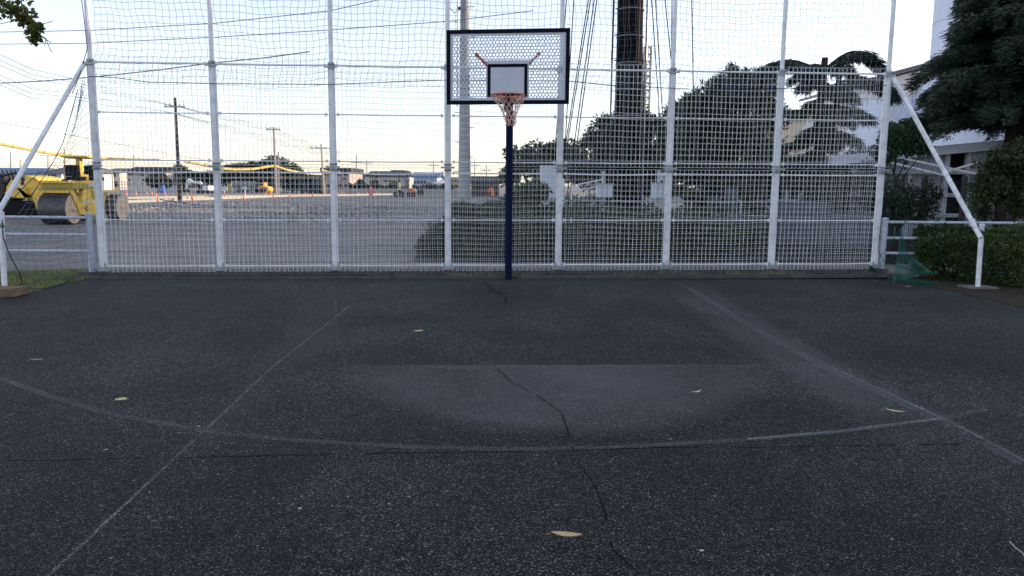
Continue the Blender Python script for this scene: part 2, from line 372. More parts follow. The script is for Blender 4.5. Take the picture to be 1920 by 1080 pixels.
# diagonal braces and their stakes at both ends
def brace(a, b_, r=.036, n='brace'): mb = MB(); mb.tube([a, b_], r, 12); return mb.build(n, WHITE, fence, True)
sL = G(9, 541); sLt = P(3, 405, sL.y)
brace(FP(-.07, 3.30, .02), sLt+Vector((-.12, -.05, -.12)), .034)
mb = MB(); mb.tube([sL, P(5, 470, sL.y), sLt+Vector((0, 0, .06))], .036, 12); mb.build('stake', WHITE, fence, True)
mb = MB(); mb.lathe([(.05, -.03), (.055, 0), (.05, .03)], P(3, 422, sL.y), 12); mb.build('clamp', GALV, fence)
mb = MB(); c = G(-8, 556); mb.box(c.x-.22, c.x+.24, c.y-.02, c.y+.30, -.05, .10); mb.build('footing_block', mat('brown_concrete', (.22, .15, .10), .9, 0, .3, 8, None, 0, .5, 60), fence)
sR = G(1833, 541); sRt = P(1841, 424, sR.y)
brace(FP(UL+.07, 3.26, .02), P(1839, 446, sR.y-.1), .036)
mb = MB(); mb.tube([sR, sRt], .036, 12); mb.lathe([(.042, 0), (.042, .03), (.01, .04)], sRt, 12); mb.build('stake', WHITE, fence, True)
mb = MB(); c = sR; mb.box(c.x-.2, c.x+.25, c.y-.12, c.y+.2, -.05, .03); mb.build('footing_block', CONC, fence)
mb = MB()
for q in range(5): mb.tube([P(1831+q*3, 434+q, sR.y-.06-q*.01), P(1838+q*2, 430+3*q, sR.y-.09), P(1846, 436+q*2, sR.y-.02)], .007, 5)
tag(mb.build('rope_lashing', GREENROPE), 'dark green rope lashed round the right hand brace and stake joint', 'rope')

# kerb under the fence
def sweep(u0, u1, o0, o1, z0, z1, name, m):
    mb = MB(); n = 40
    for i in range(n):
        a, b_ = u0+(u1-u0)*i/n, u0+(u1-u0)*(i+1)/n
        mb.add([FP(a, z0, o0), FP(b_, z0, o0), FP(b_, z0, o1), FP(a, z0, o1), FP(a, z1, o0), FP(b_, z1, o0), FP(b_, z1, o1), FP(a, z1, o1)], [(4, 5, 6, 7), (0, 4, 5, 1)[::1], (3, 2, 6, 7)])
    return mb.build(name, m)
tag(sweep(-.35, UL+.2, -.25, .085, -.1, .075, 'kerb', mat('kerb_concrete', (.105, .105, .105), .9, 0, .3, 5, (.03, .03, .03), .7, .4, 60)), kind='structure')
tag(sweep(-.2, UL+.6, .20, .34, -.04, .012, 'kerb', mat('edge_concrete', (.10, .098, .095), .9, 0, .3, 5, (.03, .03, .03), .6)), kind='structure')
tag(sweep(-.2, UL+.3, .09, .20, -.04, .008, 'dark_joint', mat('joint_soil', (.012, .011, .010), .95, 0, .6, 9)), kind='structure')
# dry weeds along the kerb
k = 5200; uu = rng.random(k)*(UL+.5)-.2; wgt = (np.sin(uu*1.3+1)+np.sin(uu*3.1)*.6+(uu > 5.5)*1.1) > .15+rng.random(k)*1.2; uu = uu[wgt]
base = np.array([FP(u, .0, .12+random.random()*.12) for u in uu]); dd = rand_dirs(len(uu)); dd[:, 2] = abs(dd[:, 2])*.7+.1; dd /= np.linalg.norm(dd, axis=1)[:, None]
tag(quads('dry_weeds', leaf_quads(base, dd, .03+.09*rng.random(len(uu))**2, .008), leafmat('dry_weed', (.16, .11, .06), (.30, .22, .13), .1, 3)), 'dry brown weeds and litter along the foot of the fence', 'weeds', kind='stuff')

# nets ------------------------------------------------------------------
def netting(S, nu, nv, r, name, m, su=None, sv=None, parent=None, cu=3, cv=3):
    mb = MB(); 
    for i in range(nu+1): mb.tube([S(i/nu, j/(nv*cv)) for j in range(nv*cv+1)], r, 3, False)
    for j in range(nv+1): mb.tube([S(i/(nu*cu), j/nv) for i in range(nu*cu+1)], r, 3, False)
    return mb.build(name, m, parent)
def S_top(u, v):
    U = u*UL; z = 3.04+3.3*v
    bay = U/SP; s = math.sin(math.pi*(bay % 1))
    lo = max(0, .5-v*3.3)
    return FP(U+.05*math.sin(2.1*z+U*.8)*(1-lo)-.22*lo+.012*math.sin(11*z+U*5), z-.05*s*(1-.4*v)+.02*math.sin(1.7*U)+.01*math.sin(9*U), -.14-.12*s*math.sin(z))
o = netting(S_top, 128, 33, .0030, 'sports_net', NET, cu=2, cv=2)
tag(o, 'blue grey square mesh net hung above the white fence panels', 'net')
# side net behind left brace
LC = [(146, 168), (130, 225), (118, 268), (100, 303), (70, 350), (35, 400), (5, 440), (2, 480), (20, 512)]
def S_left(u, v):
    q = v*(len(LC)-1); i = min(int(q), len(LC)-2); t = q-i
    px = LC[i][0]*(1-t)+LC[i+1][0]*t; py = LC[i][1]*(1-t)+LC[i+1][1]*t
    a = P(px, py, 11.4-.5*v); b_ = FP(-.1, 3.1-3.0*v, 0)
    return a.lerp(b_, u)+Vector((.02*math.sin(9*v+5*u), .03*math.sin(7*u+3*v), -.10*math.sin(math.pi*u)+.02*math.sin(13*u+v*20)))
tag(netting(S_left, 12, 28, .0028, 'side_net', NET), 'slack grey side net sagging between the left brace and the first fence post', 'net')
mb = MB(); mb.tube([P(*p, 11.38) for p in LC[:6]], .006, 5); mb.tube([FP(-.08, 4.6, .03), FP(-.02, 3.9, .06), FP(.0, 3.5, .07), FP(-.1, 3.2, .07), P(142, 160, 11.45), P(135, 175, 11.4)], .006, 5)
tag(mb.build('edge_rope', mat('dark_blue_rope', (.03, .06, .13), .8)), 'dark rope along the loose edge of the left side net', 'rope')
def S_right(u, v):
    a = P(1672+v*166, 150+v*270, 12.9-2.3*v); b_ = FP(UL+.06, 3.1-2.5*v, 0)
    gx = P(1690, 428, 12.6)
    p = a.lerp(b_, u); kk = math.sin(math.pi*u)*v
    return p.lerp(gx, .45*kk)+Vector((0, 0, -.35*math.sin(math.pi*u)*v+.015*math.sin(30*v)))
tag(netting(S_right, 11, 20, .002, 'side_net', mat('dark_green_cord', (.02, .07, .05), .8)), 'slack dark green side net hanging beside the rightmost fence post', 'net')
mb = MB(); pts = [(166, 143), (220, 146), (280, 154), (410, 157), (620, 158), (840, 150), (1060, 151), (1140, 160), (1300, 167), (1460, 166), (1662, 160)]
def onF(px, py, o=.09):
    r = ray(px, py); p0 = FP(0, 0, o); t = ((p0-Vector((0, 0, CH))).dot(fn))/r.dot(fn); return Vector((0, 0, CH))+r*t
mb.tube([onF(*p) for p in pts], .006, 5); tag(mb.build('guide_rope', mat('navy_rope', (.02, .045, .10), .7)), 'dark blue rope strung across the upper mesh panels', 'rope')
# green rope on the left
mb = MB(); pts = [(0, 395, 10.7), (25, 372, 10.8), (50, 345, 11.0), (75, 322, 11.2)]; mb.tube([P(*p) for p in pts], .006, 5)
mb.tube([P(4, 412, sL.y-.05), P(6, 445, sL.y-.04), P(18, 478, sL.y-.03), P(36, 510, sL.y+.02), G(42, 530, .02), G(60, 541, .015), G(90, 540, .015), G(122, 531, .015), G(132, 521, .02), G(160, 515, .02), G(180, 508, .03), FP(-.1, .12, .1)], .008, 5)
tag(mb.build('green_rope', GREENROPE), 'green rope trailing from the left stake across the grass', 'rope')
# gathered green netting on the right
mb = MB(); V = []
n, mm = 26, 26
for j in range(mm+1):
    v = j/mm
    cx = 1689+v*6+30*max(0, v-.45); wpx = 3+26*v+75*max(0, v-.45)
    y0 = 428+98*v
    for i in range(n+1):
        u = i/n-.5; fold = (math.sin(u*22+v*3)*.05+.04*math.sin(u*9-v*14))*v
        V.append(P(cx+u*wpx*1.1, y0-18*max(0, v-.5)*(u+.3)*2, 12.3-1.0*v+fold-.3*abs(u)*v))
V = [Vector((p.x, p.y, max(p.z, .01+.02*((i*7) % 5)/5))) for i, p in enumerate(V)]
fs = [(j*(n+1)+i, j*(n+1)+i+1, (j+1)*(n+1)+i+1, (j+1)*(n+1)+i) for j in range(mm) for i in range(n)]
mb.add(V, fs)
def sheer(name, c, a):
    mt, nt, b = nodes(name); b.inputs['Base Color'].default_value = (*c, 1); b.inputs['Roughness'].default_value = .8
    tr = nt.nodes.new('ShaderNodeBsdfTransparent'); ms = nt.nodes.new('ShaderNodeMixShader'); o = nt.nodes['Material Output']
    tc = nt.nodes.new('ShaderNodeTexCoord'); n1 = noise(nt, 140, 2, .5); r = ramp(nt, n1.outputs[0], [(.35, a*.30), (.65, min(1, a*1.2))])
    nt.links.new(r.outputs[0], ms.inputs[0]); nt.links.new(tr.outputs[0], ms.inputs[1]); nt.links.new(b.outputs[0], ms.inputs[2]); nt.links.new(ms.outputs[0], o.inputs[0]); return mt
gn = mb.build('green_net', sheer('sheer_green_net', (.008, .085, .070), .8), None, True); tag(gn, 'bunched dark green netting spilling over the railing onto the kerb by the hedge', 'net')
mb = MB()
for q in range(3): mb.tube([FP(UL-.15, .10+.02*q, .12), G(1660, 515+q*2, .03), G(1690, 519+q*3, .04), G(1720, 526+q*3, .03), G(1760, 533, .02)], .012, 5)
mb.tube([FP(UL+.02, 1.0, .08), FP(UL-.01, .4, .1), FP(UL+.1, .2, .12), FP(UL+.5, .08, .2)], .006, 5); mb.tube([FP(UL+.5, .95, .08), FP(UL+.02, .25, .09), FP(UL+.5, .06, .2)], .006, 5)
mb.build('hem_rope', GREENROPE, gn)

# railings either side ----------------------------------------------------
def railing(pa, pb, posts, label, zs=(.93, .66, .40), r=.024, ph=.99):
    root = empty('pipe_railing', (pa+pb)/2, label, 'railing')
    for z in zs:
        mb = MB(); mb.tube([pa+Vector((0, 0, z)), pb+Vector((0, 0, z))], r, 10); mb.build('rail', RAILW, root, True)
    for t in posts:
        p = pa.lerp(pb, t); mb = MB(); mb.tube([p+Vector((0, 0, -.05)), p+Vector((0, 0, ph))], .05, 12); mb.lathe([(.056, ph-.03), (.056, ph), (.02, ph+.02)], p, 12); mb.build('post', RAILW, root, True)
    return root
a = FP(-.17, 0, -.0); a.z = 0; b_ = a+Vector((-6.2, -.05, 0))
railing(a, b_, (.0, .5), 'white three rail pipe railing left of the fence in front of the road roller')
a = FP(UL+.13, 0, 0); a.z = 0; b_ = a+Vector((7.5, .15, 0))
railing(a, b_, (.0, .2, .6, 1.), 'white three rail pipe railing running behind the clipped hedge')

# ------------------------------------------------------------------ basketball hoop
pb = G(953, 524)
hoop = empty('basketball_hoop', pb, 'basketball goal with white perforated backboard and orange rim on a navy pole', 'basketball hoop')
cTL, cBL, cTR, cBR = P(835, 57, 11.18), P(840, 197, 11.18), P(1068, 52, 10.95), P(1068, 194, 10.95)
xL = (cTL+cBL)/2; xR = (cTR+cBR)/2; bx = (xR-xL); bx.z = 0; bw = bx.length; bx.normalize(); by = Vector((-bx.y, bx.x, 0))   # by: away from camera
zt = (cTL.z+cTR.z)/2; zb = (cBL.z+cBR.z)/2; bh = zt-zb; cen = (xL+xR)/2; cen.z = (zt+zb)/2
BM = Matrix(((bx.x, 0, by.x, cen.x), (bx.y, 0, by.y, cen.y), (0, 1, 0, cen.z), (0, 0, 0, 1)))  # local: x right, y up, z away
def bbox(mb, x0, x1, y0, y1, z0, z1): return mb.box(x0, x1, y0, y1, z0, z1, BM)
px_m = bw/233.
board = MB(); s = 12.96*.5*px_m*1.005; pitch = 2*s*.5*1.0
pitch = 6.52*px_m; hexr = pitch/math.sqrt(3); hole = 5.1*.5*px_m
W2, H2 = bw/2-.055, bh/2-.055
sqx, sqt, sqb = 38*px_m, 7.5*px_m, -H2-.01       # solid field round the target
nrow = int(H2*2/(pitch*.866)); 
for rI in range(-nrow//2-1, nrow//2+2):
    for cI in range(-25, 26):
        x = (cI+(.5 if rI % 2 else 0))*pitch; y = rI*pitch*.866
        if abs(x) > W2-.015-pitch*.3 or abs(y) > H2-.02-pitch*.3: continue
        if abs(x-.0) < sqx+.01 and y < sqt+.02: continue
        n = 12; vs = []
        for zz in (0, .004):
            for i in range(6): q = R(60*i+30); vs.append(BM @ Vector((x+hexr*math.cos(q), y+hexr*math.sin(q), zz)))
            for i in range(n): q = R(30*i+30); vs.append(BM @ Vector((x+hole*math.cos(q), y+hole*math.sin(q), zz)))
        fs = []
        for o in (0, 18):
            for i in range(6):
                h0, h1 = o+i, o+(i+1) % 6; c0, c1, c2 = o+6+2*i, o+6+2*i+1, o+6+(2*i+2) % 12
                q1, q2, q3 = (h0, h1, c1), (h0, c1, c0), (h1, c2, c1)
                fs += [q1, q2, q3]
        fs += [(6+i, 6+(i+1) % n, 24+(i+1) % n, 24+i) for i in range(n)]
        board.add(vs, fs)
for x0, x1, y0, y1 in ((-W2-.01, -W2+.035, -H2, H2), (W2-.035, W2+.01, -H2, H2)): bbox(board, x0, x1, y0, y1, -.003, .007)
for x0, x1, y0, y1 in ((-W2+.035, W2-.035, H2-.035, H2), (-W2+.035, W2-.035, -H2, -H2+.035)): bbox(board, x0, x1, y0, y1, -.003, .007)
bbox(board, -sqx-.02, sqx+.02, -H2+.035, sqt+.035, -.003, .007)
bd = board.build('backboard', BOARD, hoop)
fr = MB(); t = .055
bbox(fr, -bw/2, bw/2, bh/2-t, bh/2, -.012, .02); bbox(fr, -bw/2, bw/2, -bh/2, -bh/2+t, -.012, .02)
bbox(fr, -bw/2, -bw/2+t, -bh/2+t, bh/2-t, -.012, .02); bbox(fr, bw/2-t, bw/2, -bh/2+t, bh/2-t, -.012, .02)
fr.build('frame', BLACKP, bd).matrix_parent_inverse = Matrix()
ts = MB(); x0, x1, y0, y1 = -38*px_m, 38*px_m, -55*px_m, 5.5*px_m; t = 6*px_m
bbox(ts, x0, x1, y1-t, y1, -.006, -.0032); bbox(ts, x0, x1, y0, y0+t, -.006, -.0032); bbox(ts, x0, x0+t, y0+t, y1-t, -.006, -.0032); bbox(ts, x1-t, x1, y0+t, y1-t, -.006, -.0032)
ts.build('target_square', BLACKP, bd)
for o in list(bd.children): o.matrix_parent_inverse = Matrix()
# note: parts of the backboard share its frame; reset below
rc = P(953, 178, 10.62); rr = .225
rim = MB(); rim.tube([rc+Vector((rr*math.cos(q), rr*math.sin(q), 0)) for q in [2*math.pi*i/32 for i in range(33)]], .011, 8)
bc = BM @ Vector((rc.x-cen.x, 0, 0)); 
back = Vector((rc.x, rc.y+rr, rc.z)); fy = (BM @ Vector(((rc-cen).dot(bx), 0, -.004))).y
rim.tube([(rc.x-.16, rc.y+.16, rc.z), (rc.x-.07, fy, rc.z-.02)], .010, 6); rim.tube([(rc.x+.16, rc.y+.16, rc.z), (rc.x+.07, fy, rc.z-.02)], .010, 6)
for sgn in (-1, 1): rim.tube([(rc.x+sgn*.21, rc.y+.02, rc.z-.012), (rc.x+sgn*.17, rc.y+.2, rc.z-.05), (rc.x+sgn*.07, fy, rc.z-.05)], .007, 6)
ri = rim.build('rim', RIM, hoop, True)
brk = MB(); zc = rc.z
brk.extr([(rc.x-.085, fy-.008, zc+.03), (rc.x+.085, fy-.008, zc+.03), (rc.x+.06, fy-.008, zc-.19), (rc.x-.06, fy-.008, zc-.19)], (0, -.012, 0))
brk.extr([(rc.x-.05, fy-.02, zc-.0), (rc.x-.05, fy-.13, zc-.0), (rc.x-.05, fy-.10, zc-.05), (rc.x-.05, fy-.02, zc-.16)], (.1, 0, 0))
brk.build('rim_bracket', BROWNB, hoop)
nm = MB(); N = 12
def NP(i, j, hf=0):
    lv = [(1, 0), (.88, -.06), (.72, -.12), (.56, -.18), (.42, -.24), (.34, -.30), (.30, -.36), (.27, -.41)]
    k, z = lv[j]; q = 2*math.pi*(i+hf)/N; sway = Vector((.018*j/7*3, .0, 0))
    k *= 1+.10*math.sin(i*2.3+j)
    return rc+Vector((rr*k*math.cos(q), rr*k*math.sin(q), z+.008*math.sin(i*3+j*2)))+sway*(.6 if i % 2 else 1)
for i in range(N):
    for dirn in (1, -1):
        pts = [NP(i, 0)]; 
        for j in range(1, 8): pts.append(NP(i+dirn*j*.5, j))
        nm.tube(pts, .0045, 5)
nm.build('net', CORD, hoop, True)
pl = MB(); topp = P(956, 196, pb.y+.02)
pl.lathe([(.056, 0), (.056, topp.z+.25), (.03, topp.z+.27)], (pb.x, pb.y, 0), 20); pl.build('pole', NAVY, hoop, True)
ar = MB()
ar.extr([(pb.x-.045, pb.y, topp.z+.22), (pb.x-.045, pb.y, topp.z+.05), (rc.x-.045, fy+.06, topp.z+.08), (rc.x-.045, fy+.06, topp.z+.24)], (.09, 0, 0))
bbox(ar, -.26, .26, -bh/2+.06, .02, .012, .03); ar.build('support_arm', BLACKP, hoop)
for (p0, p1) in (((891, 100), (914, 123)), ((1013, 98), (990, 122))):
    mb = MB(); mb.tube([P(*p0, 11.10), P(*p1, 11.10)], .02, 8); mb.build('brace', REDB, hoop, True)

# ------------------------------------------------------------------ leaves on the court
def fallen(px, py, L, Wd, rot, c, label, curl=.25, group=None):
    p = G(px, py); n = 12; V = []
    for i in range(n+1):
        t = i/n; wv = Wd*math.sin(math.pi*min(1, t*1.02))**.8*.5+.0008; zz = .03+.012+curl*L*(t-.5)**2*1.2
        for q in (-1, -.5, 0, .5, 1): V.append(((t-.5)*L, q*wv, zz+.12*wv*abs(q)*(2)))
    fs = [(i*5+j, i*5+j+1, (i+1)*5+j+1, (i+1)*5+j) for i in range(n) for j in range(4)]
    mb = MB(); mb.add(V, fs); mb.tube([(-L*.5, 0, .034+curl*L*.3), (-L*.64, .003, .036)], .0012, 4)
    o = mb.build('fallen_leaf', mat('leaf_%d' % (int(c[0]*100)), c, .5, 0, .25, 40), None, True)
    o.location = (p.x, p.y, 0); o.rotation_euler = (0, 0, rot); tag(o, label, 'leaf', 'fallen leaves on the asphalt'); return o
fallen(1062, 1021, .135, .040, R(-10), (.62, .42, .20), 'large tan leaf nearest to the viewer on the asphalt', .25)
fallen(1678, 783, .13, .034, R(-32), (.58, .40, .22), 'long tan leaf beside the faded line at the right', .3)
fallen(228, 761, .085, .065, R(5), (.66, .50, .20), 'round yellow leaf on the left part of the court', .2)
fallen(785, 629, .11, .06, R(25), (.72, .56, .22), 'yellow leaf lying below the basketball pole', .3)
fallen(1305, 746, .09, .026, R(20), (.60, .50, .40), 'small pale curled leaf on the worn key area', .6)
fallen(70, 684, .11, .03, R(12), (.42, .36, .27), 'thin brown leaf near the left edge of the court', .3)
fallen(1700, 543, .13, .05, R(-5), (.45, .38, .30), 'pale dry leaf near the green netting', .5)
for px, py, lb in ((200, 857, 'tiny yellow leaf scrap just above the long straight crack'), (1315, 1051, 'tiny yellow leaf scrap at the bottom right of the court'), (373, 812, 'tiny orange leaf scrap where the diagonal line meets the arc'), (563, 970, 'tiny orange leaf scrap in the lower left of the court')):
    fallen(px, py, .022, .014, random.random()*3, (.6, .42, .14), lb, .2)
mb = MB(); mb.tube([G(1893, 1015, .03), G(1905, 1028, .035), G(1917, 1036, .03), G(1925, 1050, .03)], .0025, 5)
tag(mb.build('twig', mat('pale_twig', (.4, .38, .34), .8)), 'pale thin twig at the bottom right corner', 'twig')
k = 700; pp = np.stack([rng.uniform(-7, 8, k), rng.uniform(2.4, 12, k), np.full(k, .03)], 1); dd = rand_dirs(k); dd[:, 2] *= .15; dd /= np.linalg.norm(dd, axis=1)[:, None]
tag(quads('court_litter', leaf_quads(pp, dd, .008+.03*rng.random(k)**4, .005+.003*rng.random(k), np.tile([[0, 0, 1.]], (k, 1))), mat('litter', (.30, .29, .26), .9, 0, .4, 3)), 'specks of pale grit and plant scraps on the asphalt', 'litter', kind='stuff')

# grass patch on the left
def in_poly(p, poly):
    c = False
    for i in range(len(poly)):
        a, b_ = poly[i], poly[i-1]
        if (a[1] > p[1]) != (b_[1] > p[1]) and p[0] < (b_[0]-a[0])*(p[1]-a[1])/(b_[1]-a[1])+a[0]: c = not c
    return c
poly = [G(*q)[:2] for q in ((-120, 575), (0, 558), (60, 547), (120, 532), (195, 518), (190, 506), (120, 505), (50, 508), (-20, 512), (-120, 515))]
pts = []
while len(pts) < 15000:
    q = (random.uniform(-10, -6), random.uniform(8, 13.5))
    if in_poly(q, poly): pts.append((q[0], q[1], -.03))
pts = np.array(pts); n = len(pts); dd = rand_dirs(n)*.8; dd[:, 2] = .75; dd /= np.linalg.norm(dd, axis=1)[:, None]
tag(quads('grass', leaf_quads(pts, dd, .03+.10*rng.random(n)**2, .009), leafmat('grass_blades', (.10, .16, .04), (.27, .27, .10), .3, 2.5)), 'patch of green and straw coloured grass beside the left stake', 'grass', kind='stuff')
kq = rng.random(n) < .12; pd = pts[kq]+np.array([0, 0, .04]); dd2 = rand_dirs(len(pd)); dd2[:, 2] *= .3
tag(quads('dry_leaf_litter', leaf_quads(pd, dd2, .035, .02), leafmat('dead_leaves', (.28, .19, .11), (.42, .32, .2), .1, 3)), 'dry brown leaf litter scattered over the left grass patch', 'litter', kind='stuff')

# ------------------------------------------------------------------ hedge and shrubs
def hedge(name, quad, h, n, L, W, m, label, cat='hedge', group=None, lift=0., lumpy=0., taper=0.):
    c = sum((Vector((q[0], q[1], 0)) for q in quad), Vector())/4
    root = empty(name, c, label, cat, group)
    q = [np.array([p[0], p[1], 0.]) for p in quad]
    # core of branches
    mb = MB(); cc = c
    for i in range(14):
        u, v = random.uniform(.1, .9), random.uniform(.2, .8); p = (q[0]*(1-u)+q[1]*u)*(1-v)+(q[3]*(1-u)+q[2]*u)*v
        for k2 in range(3): mb.tube([Vector(p), Vector(p)+Vector((random.uniform(-.1, .1), random.uniform(-.1, .1), h*.5)), Vector(p)+Vector((random.uniform(-.25, .25), random.uniform(-.2, .2), h*.9))], [.015, .01, .004], 5)
    mb.build('stem', BARK, root)
    u = rng.random(n); v = rng.random(n); z = rng.random(n)
    side = rng.random(n)
    v = np.where(side < .40, rng.random(n)*.12, v); z = np.where((side >= .40) & (side < .75), 1-rng.random(n)*.12, z); u = np.where((side >= .75) & (side < .88), rng.random(n)*.04, u)
    p = ((1-u)*(1-v))[:, None]*q[0]+(u*(1-v))[:, None]*q[1]+(u*v)[:, None]*q[2]+((1-u)*v)[:, None]*q[3]
    lump = .10*np.sin(p[:, 0]*2.7+p[:, 1]*1.9)+.07*np.sin(p[:, 0]*6.1+1)+.05*np.sin(p[:, 0]*13+p[:, 1]*9)
    lump = lump+lumpy*(.5*np.sin(p[:, 0]*1.55+p[:, 1]*.9)+.35*np.sin(p[:, 0]*3.7+2+p[:, 1]*2.1)+.25*np.sin(p[:, 0]*8.3))
    rnd = 1-np.clip((np.abs(v-.5)-.3)/.2, 0, 1)**2*.18
    p[:, 2] = z*h*(1+lump)*rnd*(1-taper*(1-u))+lift+(np.abs(rng.normal(size=n))*.07*h if lumpy else 0); p[:, 1] += -.10*np.sin(p[:, 0]*4.3+z*3)*(v < .3)
    d = rand_dirs(n); d[:, 2] = d[:, 2]*.6+.5; d[:, 1] -= .35; d /= np.linalg.norm(d, axis=1)[:, None]
    quads('foliage', leaf_quads(p, d, L*(.5+rng.random(n)), W*(.6+.8*rng.random(n))), m, root); return root
HED = leafmat('hedge_leaves', (0.0238, 0.0476, 0.0121), (0.0663, 0.1092, 0.0220), .2, 2)
a = G(1716, 523); b_ = G(1935, 553); 
fq = [a+Vector((.05, .1, 0)), Vector((b_.x+1.5, b_.y-.75+.1, 0)), Vector((b_.x+3.0, b_.y+.9, 0)), a+Vector((.35, .80, 0))]
hedge('clipped_hedge', fq, .80, 30000, .070, .026, HED, 'clipped dark green hedge below the right hand railing')
mb = MB(); mb.extr([(p.x, p.y, -.045) for p in (G(1690, 527), G(1740, 537), G(1830, 557), G(1935, 582), fq[1]+Vector((1.5, -1.0, 0)), fq[2], fq[3])], (0, 0, .055)); tag(mb.build('soil_bed', mat('soil', (.05, .038, .028), .95, 0, .4, 9, None, 0, .8, 40)), kind='structure')
SHR = leafmat('low_shrub_leaves', (0.0125, 0.0280, 0.0088), (0.0450, 0.0840, 0.0220), .15, 1)
SHRG = leafmat('bright_shrub_leaves', (0.025, 0.056, 0.014), (0.056, 0.102, 0.026), .25, 1)
def hq(px0, px1, pyb, dep):
    p0, p1 = G(px0, pyb), G(px1, pyb); return [p0, p1, p1+Vector((0, dep, 0)), p0+Vector((0, dep, 0))]
hedge('low_shrubs', hq(782, 838, 478, 3), .75, 7000, .09, .04, SHR, 'low dark shrubs left of the grey utility box beyond the fence', 'shrub', lumpy=.3, taper=.8)
hedge('low_shrubs', hq(842, 1245, 480, 5.5), .72, 26000, .09, .04, SHR, 'long low dark shrubs in front of the grey pipe fence', 'shrub', lumpy=.55)
hedge('low_shrubs', hq(1250, 1440, 478, 5), .62, 13000, .09, .04, SHR, 'low dark shrubs behind the third bay from the right of the fence', 'shrub', lumpy=.55)

mb = MB(); q = [G(775, 486), G(1640, 492), G(2300, 470), Vector((60, 44, 0)), Vector((-1, 44, 0)), G(790, 450)]
mb.extr([(p.x, p.y, -.05) for p in q], (0, 0, .02)); tag(mb.build('planting_bed', mat('soil_and_tree_shade', (.022, .022, .02), .95, 0, .5, 6, None, 0, .8, 30)), kind='structure')  # bed soil coloured near black, with the darkness under the trees painted in
def tree(name, base, h, crowns, n, L, W, m, label, tr=.16, cat='tree', group=None, shell=.45, droop=.2, cl=None, lean=0):
    base = Vector(base); root = empty(name, base, label, cat, group)
    mb = MB(); top = Vector((crowns[0][0][0], crowns[0][0][1], h*.7))
    mb.tube([base+Vector((0, 0, -.05)), base+Vector((tr*.3, 0, h*.2)), base.lerp(top, .6)+Vector((-tr*.4, 0, 0)), top], [tr*1.25, tr, tr*.7, tr*.3], 9)
    for c, r in crowns:
        st = base.lerp(top, min(.95, max(.25, (c[2]*.6)/max(.1, top.z)))); e = Vector(c)
        mb.tube([st, st.lerp(e, .5)+Vector((random.uniform(-.1, .1), 0, -.1*r[2])), e], [tr*.45, tr*.3, tr*.1], 6)
    mb.build('trunk', BARK, root, True)
    cs = []
    for c, r in crowns: cs += sub_clumps(c, r, cl or 9, .42)+[(c, (r[0]*.92, r[1]*.92, r[2]*.92)), (c, (r[0]*.7, r[1]*.7, r[2]*.7))]
    quads('crown', crown(cs, n, L, W, droop, shell), m, root); return root
def PC(px, py, D, rpx, rpy=None, ry=None):        # clump from pixels
    s = D/F; p = P(px, py, D); return (tuple(p), (rpx*s, ry if ry else rpx*s, (rpy or rpx)*s))
DARK = leafmat('dark_tree_leaves', (0.0075, 0.0168, 0.0066), (0.0238, 0.0406, 0.0132), .2, .5)
MIDG = leafmat('mid_tree_leaves', (0.016, 0.028, 0.009), (0.040, 0.059, 0.019), .3, .6)
CONI = leafmat('conifer_sprays', (0.0100, 0.0210, 0.0066), (0.0350, 0.0588, 0.0198), .2, 1.1)
# green bush beside hoop pole
D = 18.5; b0 = G(960, 462)
tree('round_bush', (P(965, 400, D).x, D, 0), 1.3, [PC(925, 408, D, 32, 34), PC(975, 388, D, 42, 46), PC(1010, 360, D, 22, 20), PC(1000, 425, D, 34, 34), PC(945, 440, D, 45, 26)], 12000, .10, .05, SHRG, 'leafy green bush behind the hoop pole', .05, 'bush', cl=8)
D = 62; tree('broadleaf_tree', (P(1010, 300, D).x, D, 0), 4.5, [PC(975, 300, D, 26, 28), PC(1010, 290, D, 34, 26), PC(1050, 285, D, 34, 26), PC(955, 330, D, 22, 22), PC(1030, 322, D, 50, 24), PC(1075, 300, D, 25, 30)], 9000, .3, .16, MIDG, 'rounded dark trees beyond the white cabinet', .2)
D = 36; tree('dense_evergreen', (P(1140, 300, D).x, D, 0), 6, [PC(1135, 250, D, 38, 36), PC(1110, 285, D, 34, 42), PC(1160, 285, D, 46, 60), PC(1190, 240, D, 34, 36), PC(1220, 260, D, 40, 50), PC(1215, 310, D, 50, 40), PC(1095, 325, D, 30, 30)], 17000, .2, .10, DARK, 'dense evergreen behind the foot of the dark mast', .25)
D = 29; tree('dense_conifer', (P(1360, 300, D).x, D, 0), 5.6, [PC(1370, 175, D, 50, 36), PC(1325, 200, D, 48, 46), PC(1280, 235, D, 40, 50), PC(1425, 165, D, 36, 34), PC(1420, 225, D, 50, 60), PC(1350, 265, D, 70, 60), PC(1275, 295, D, 40, 40), PC(1430, 300, D, 50, 44), PC(1395, 140, D, 12, 9), PC(1340, 158, D, 16, 8), PC(1302, 188, D, 18, 8), PC(1262, 205, D, 16, 9), PC(1375, 132, D, 7, 8), PC(1440, 140, D, 20, 9)], 36000, .24, .045, CONI, 'broad dark conifer mass filling the middle right of the fence', .28, shell=.3)
D = 24; tree('dark_shrub_tree', (P(1590, 330, D).x, D, 0), 2.6, [PC(1560, 335, D, 50, 26), PC(1620, 300, D, 40, 30), PC(1630, 350, D, 44, 40), PC(1540, 375, D, 46, 34), PC(1600, 385, D, 46, 36)], 9000, .10, .05, DARK, 'dark shrubby tree behind the last fence bay', .08, cl=6)
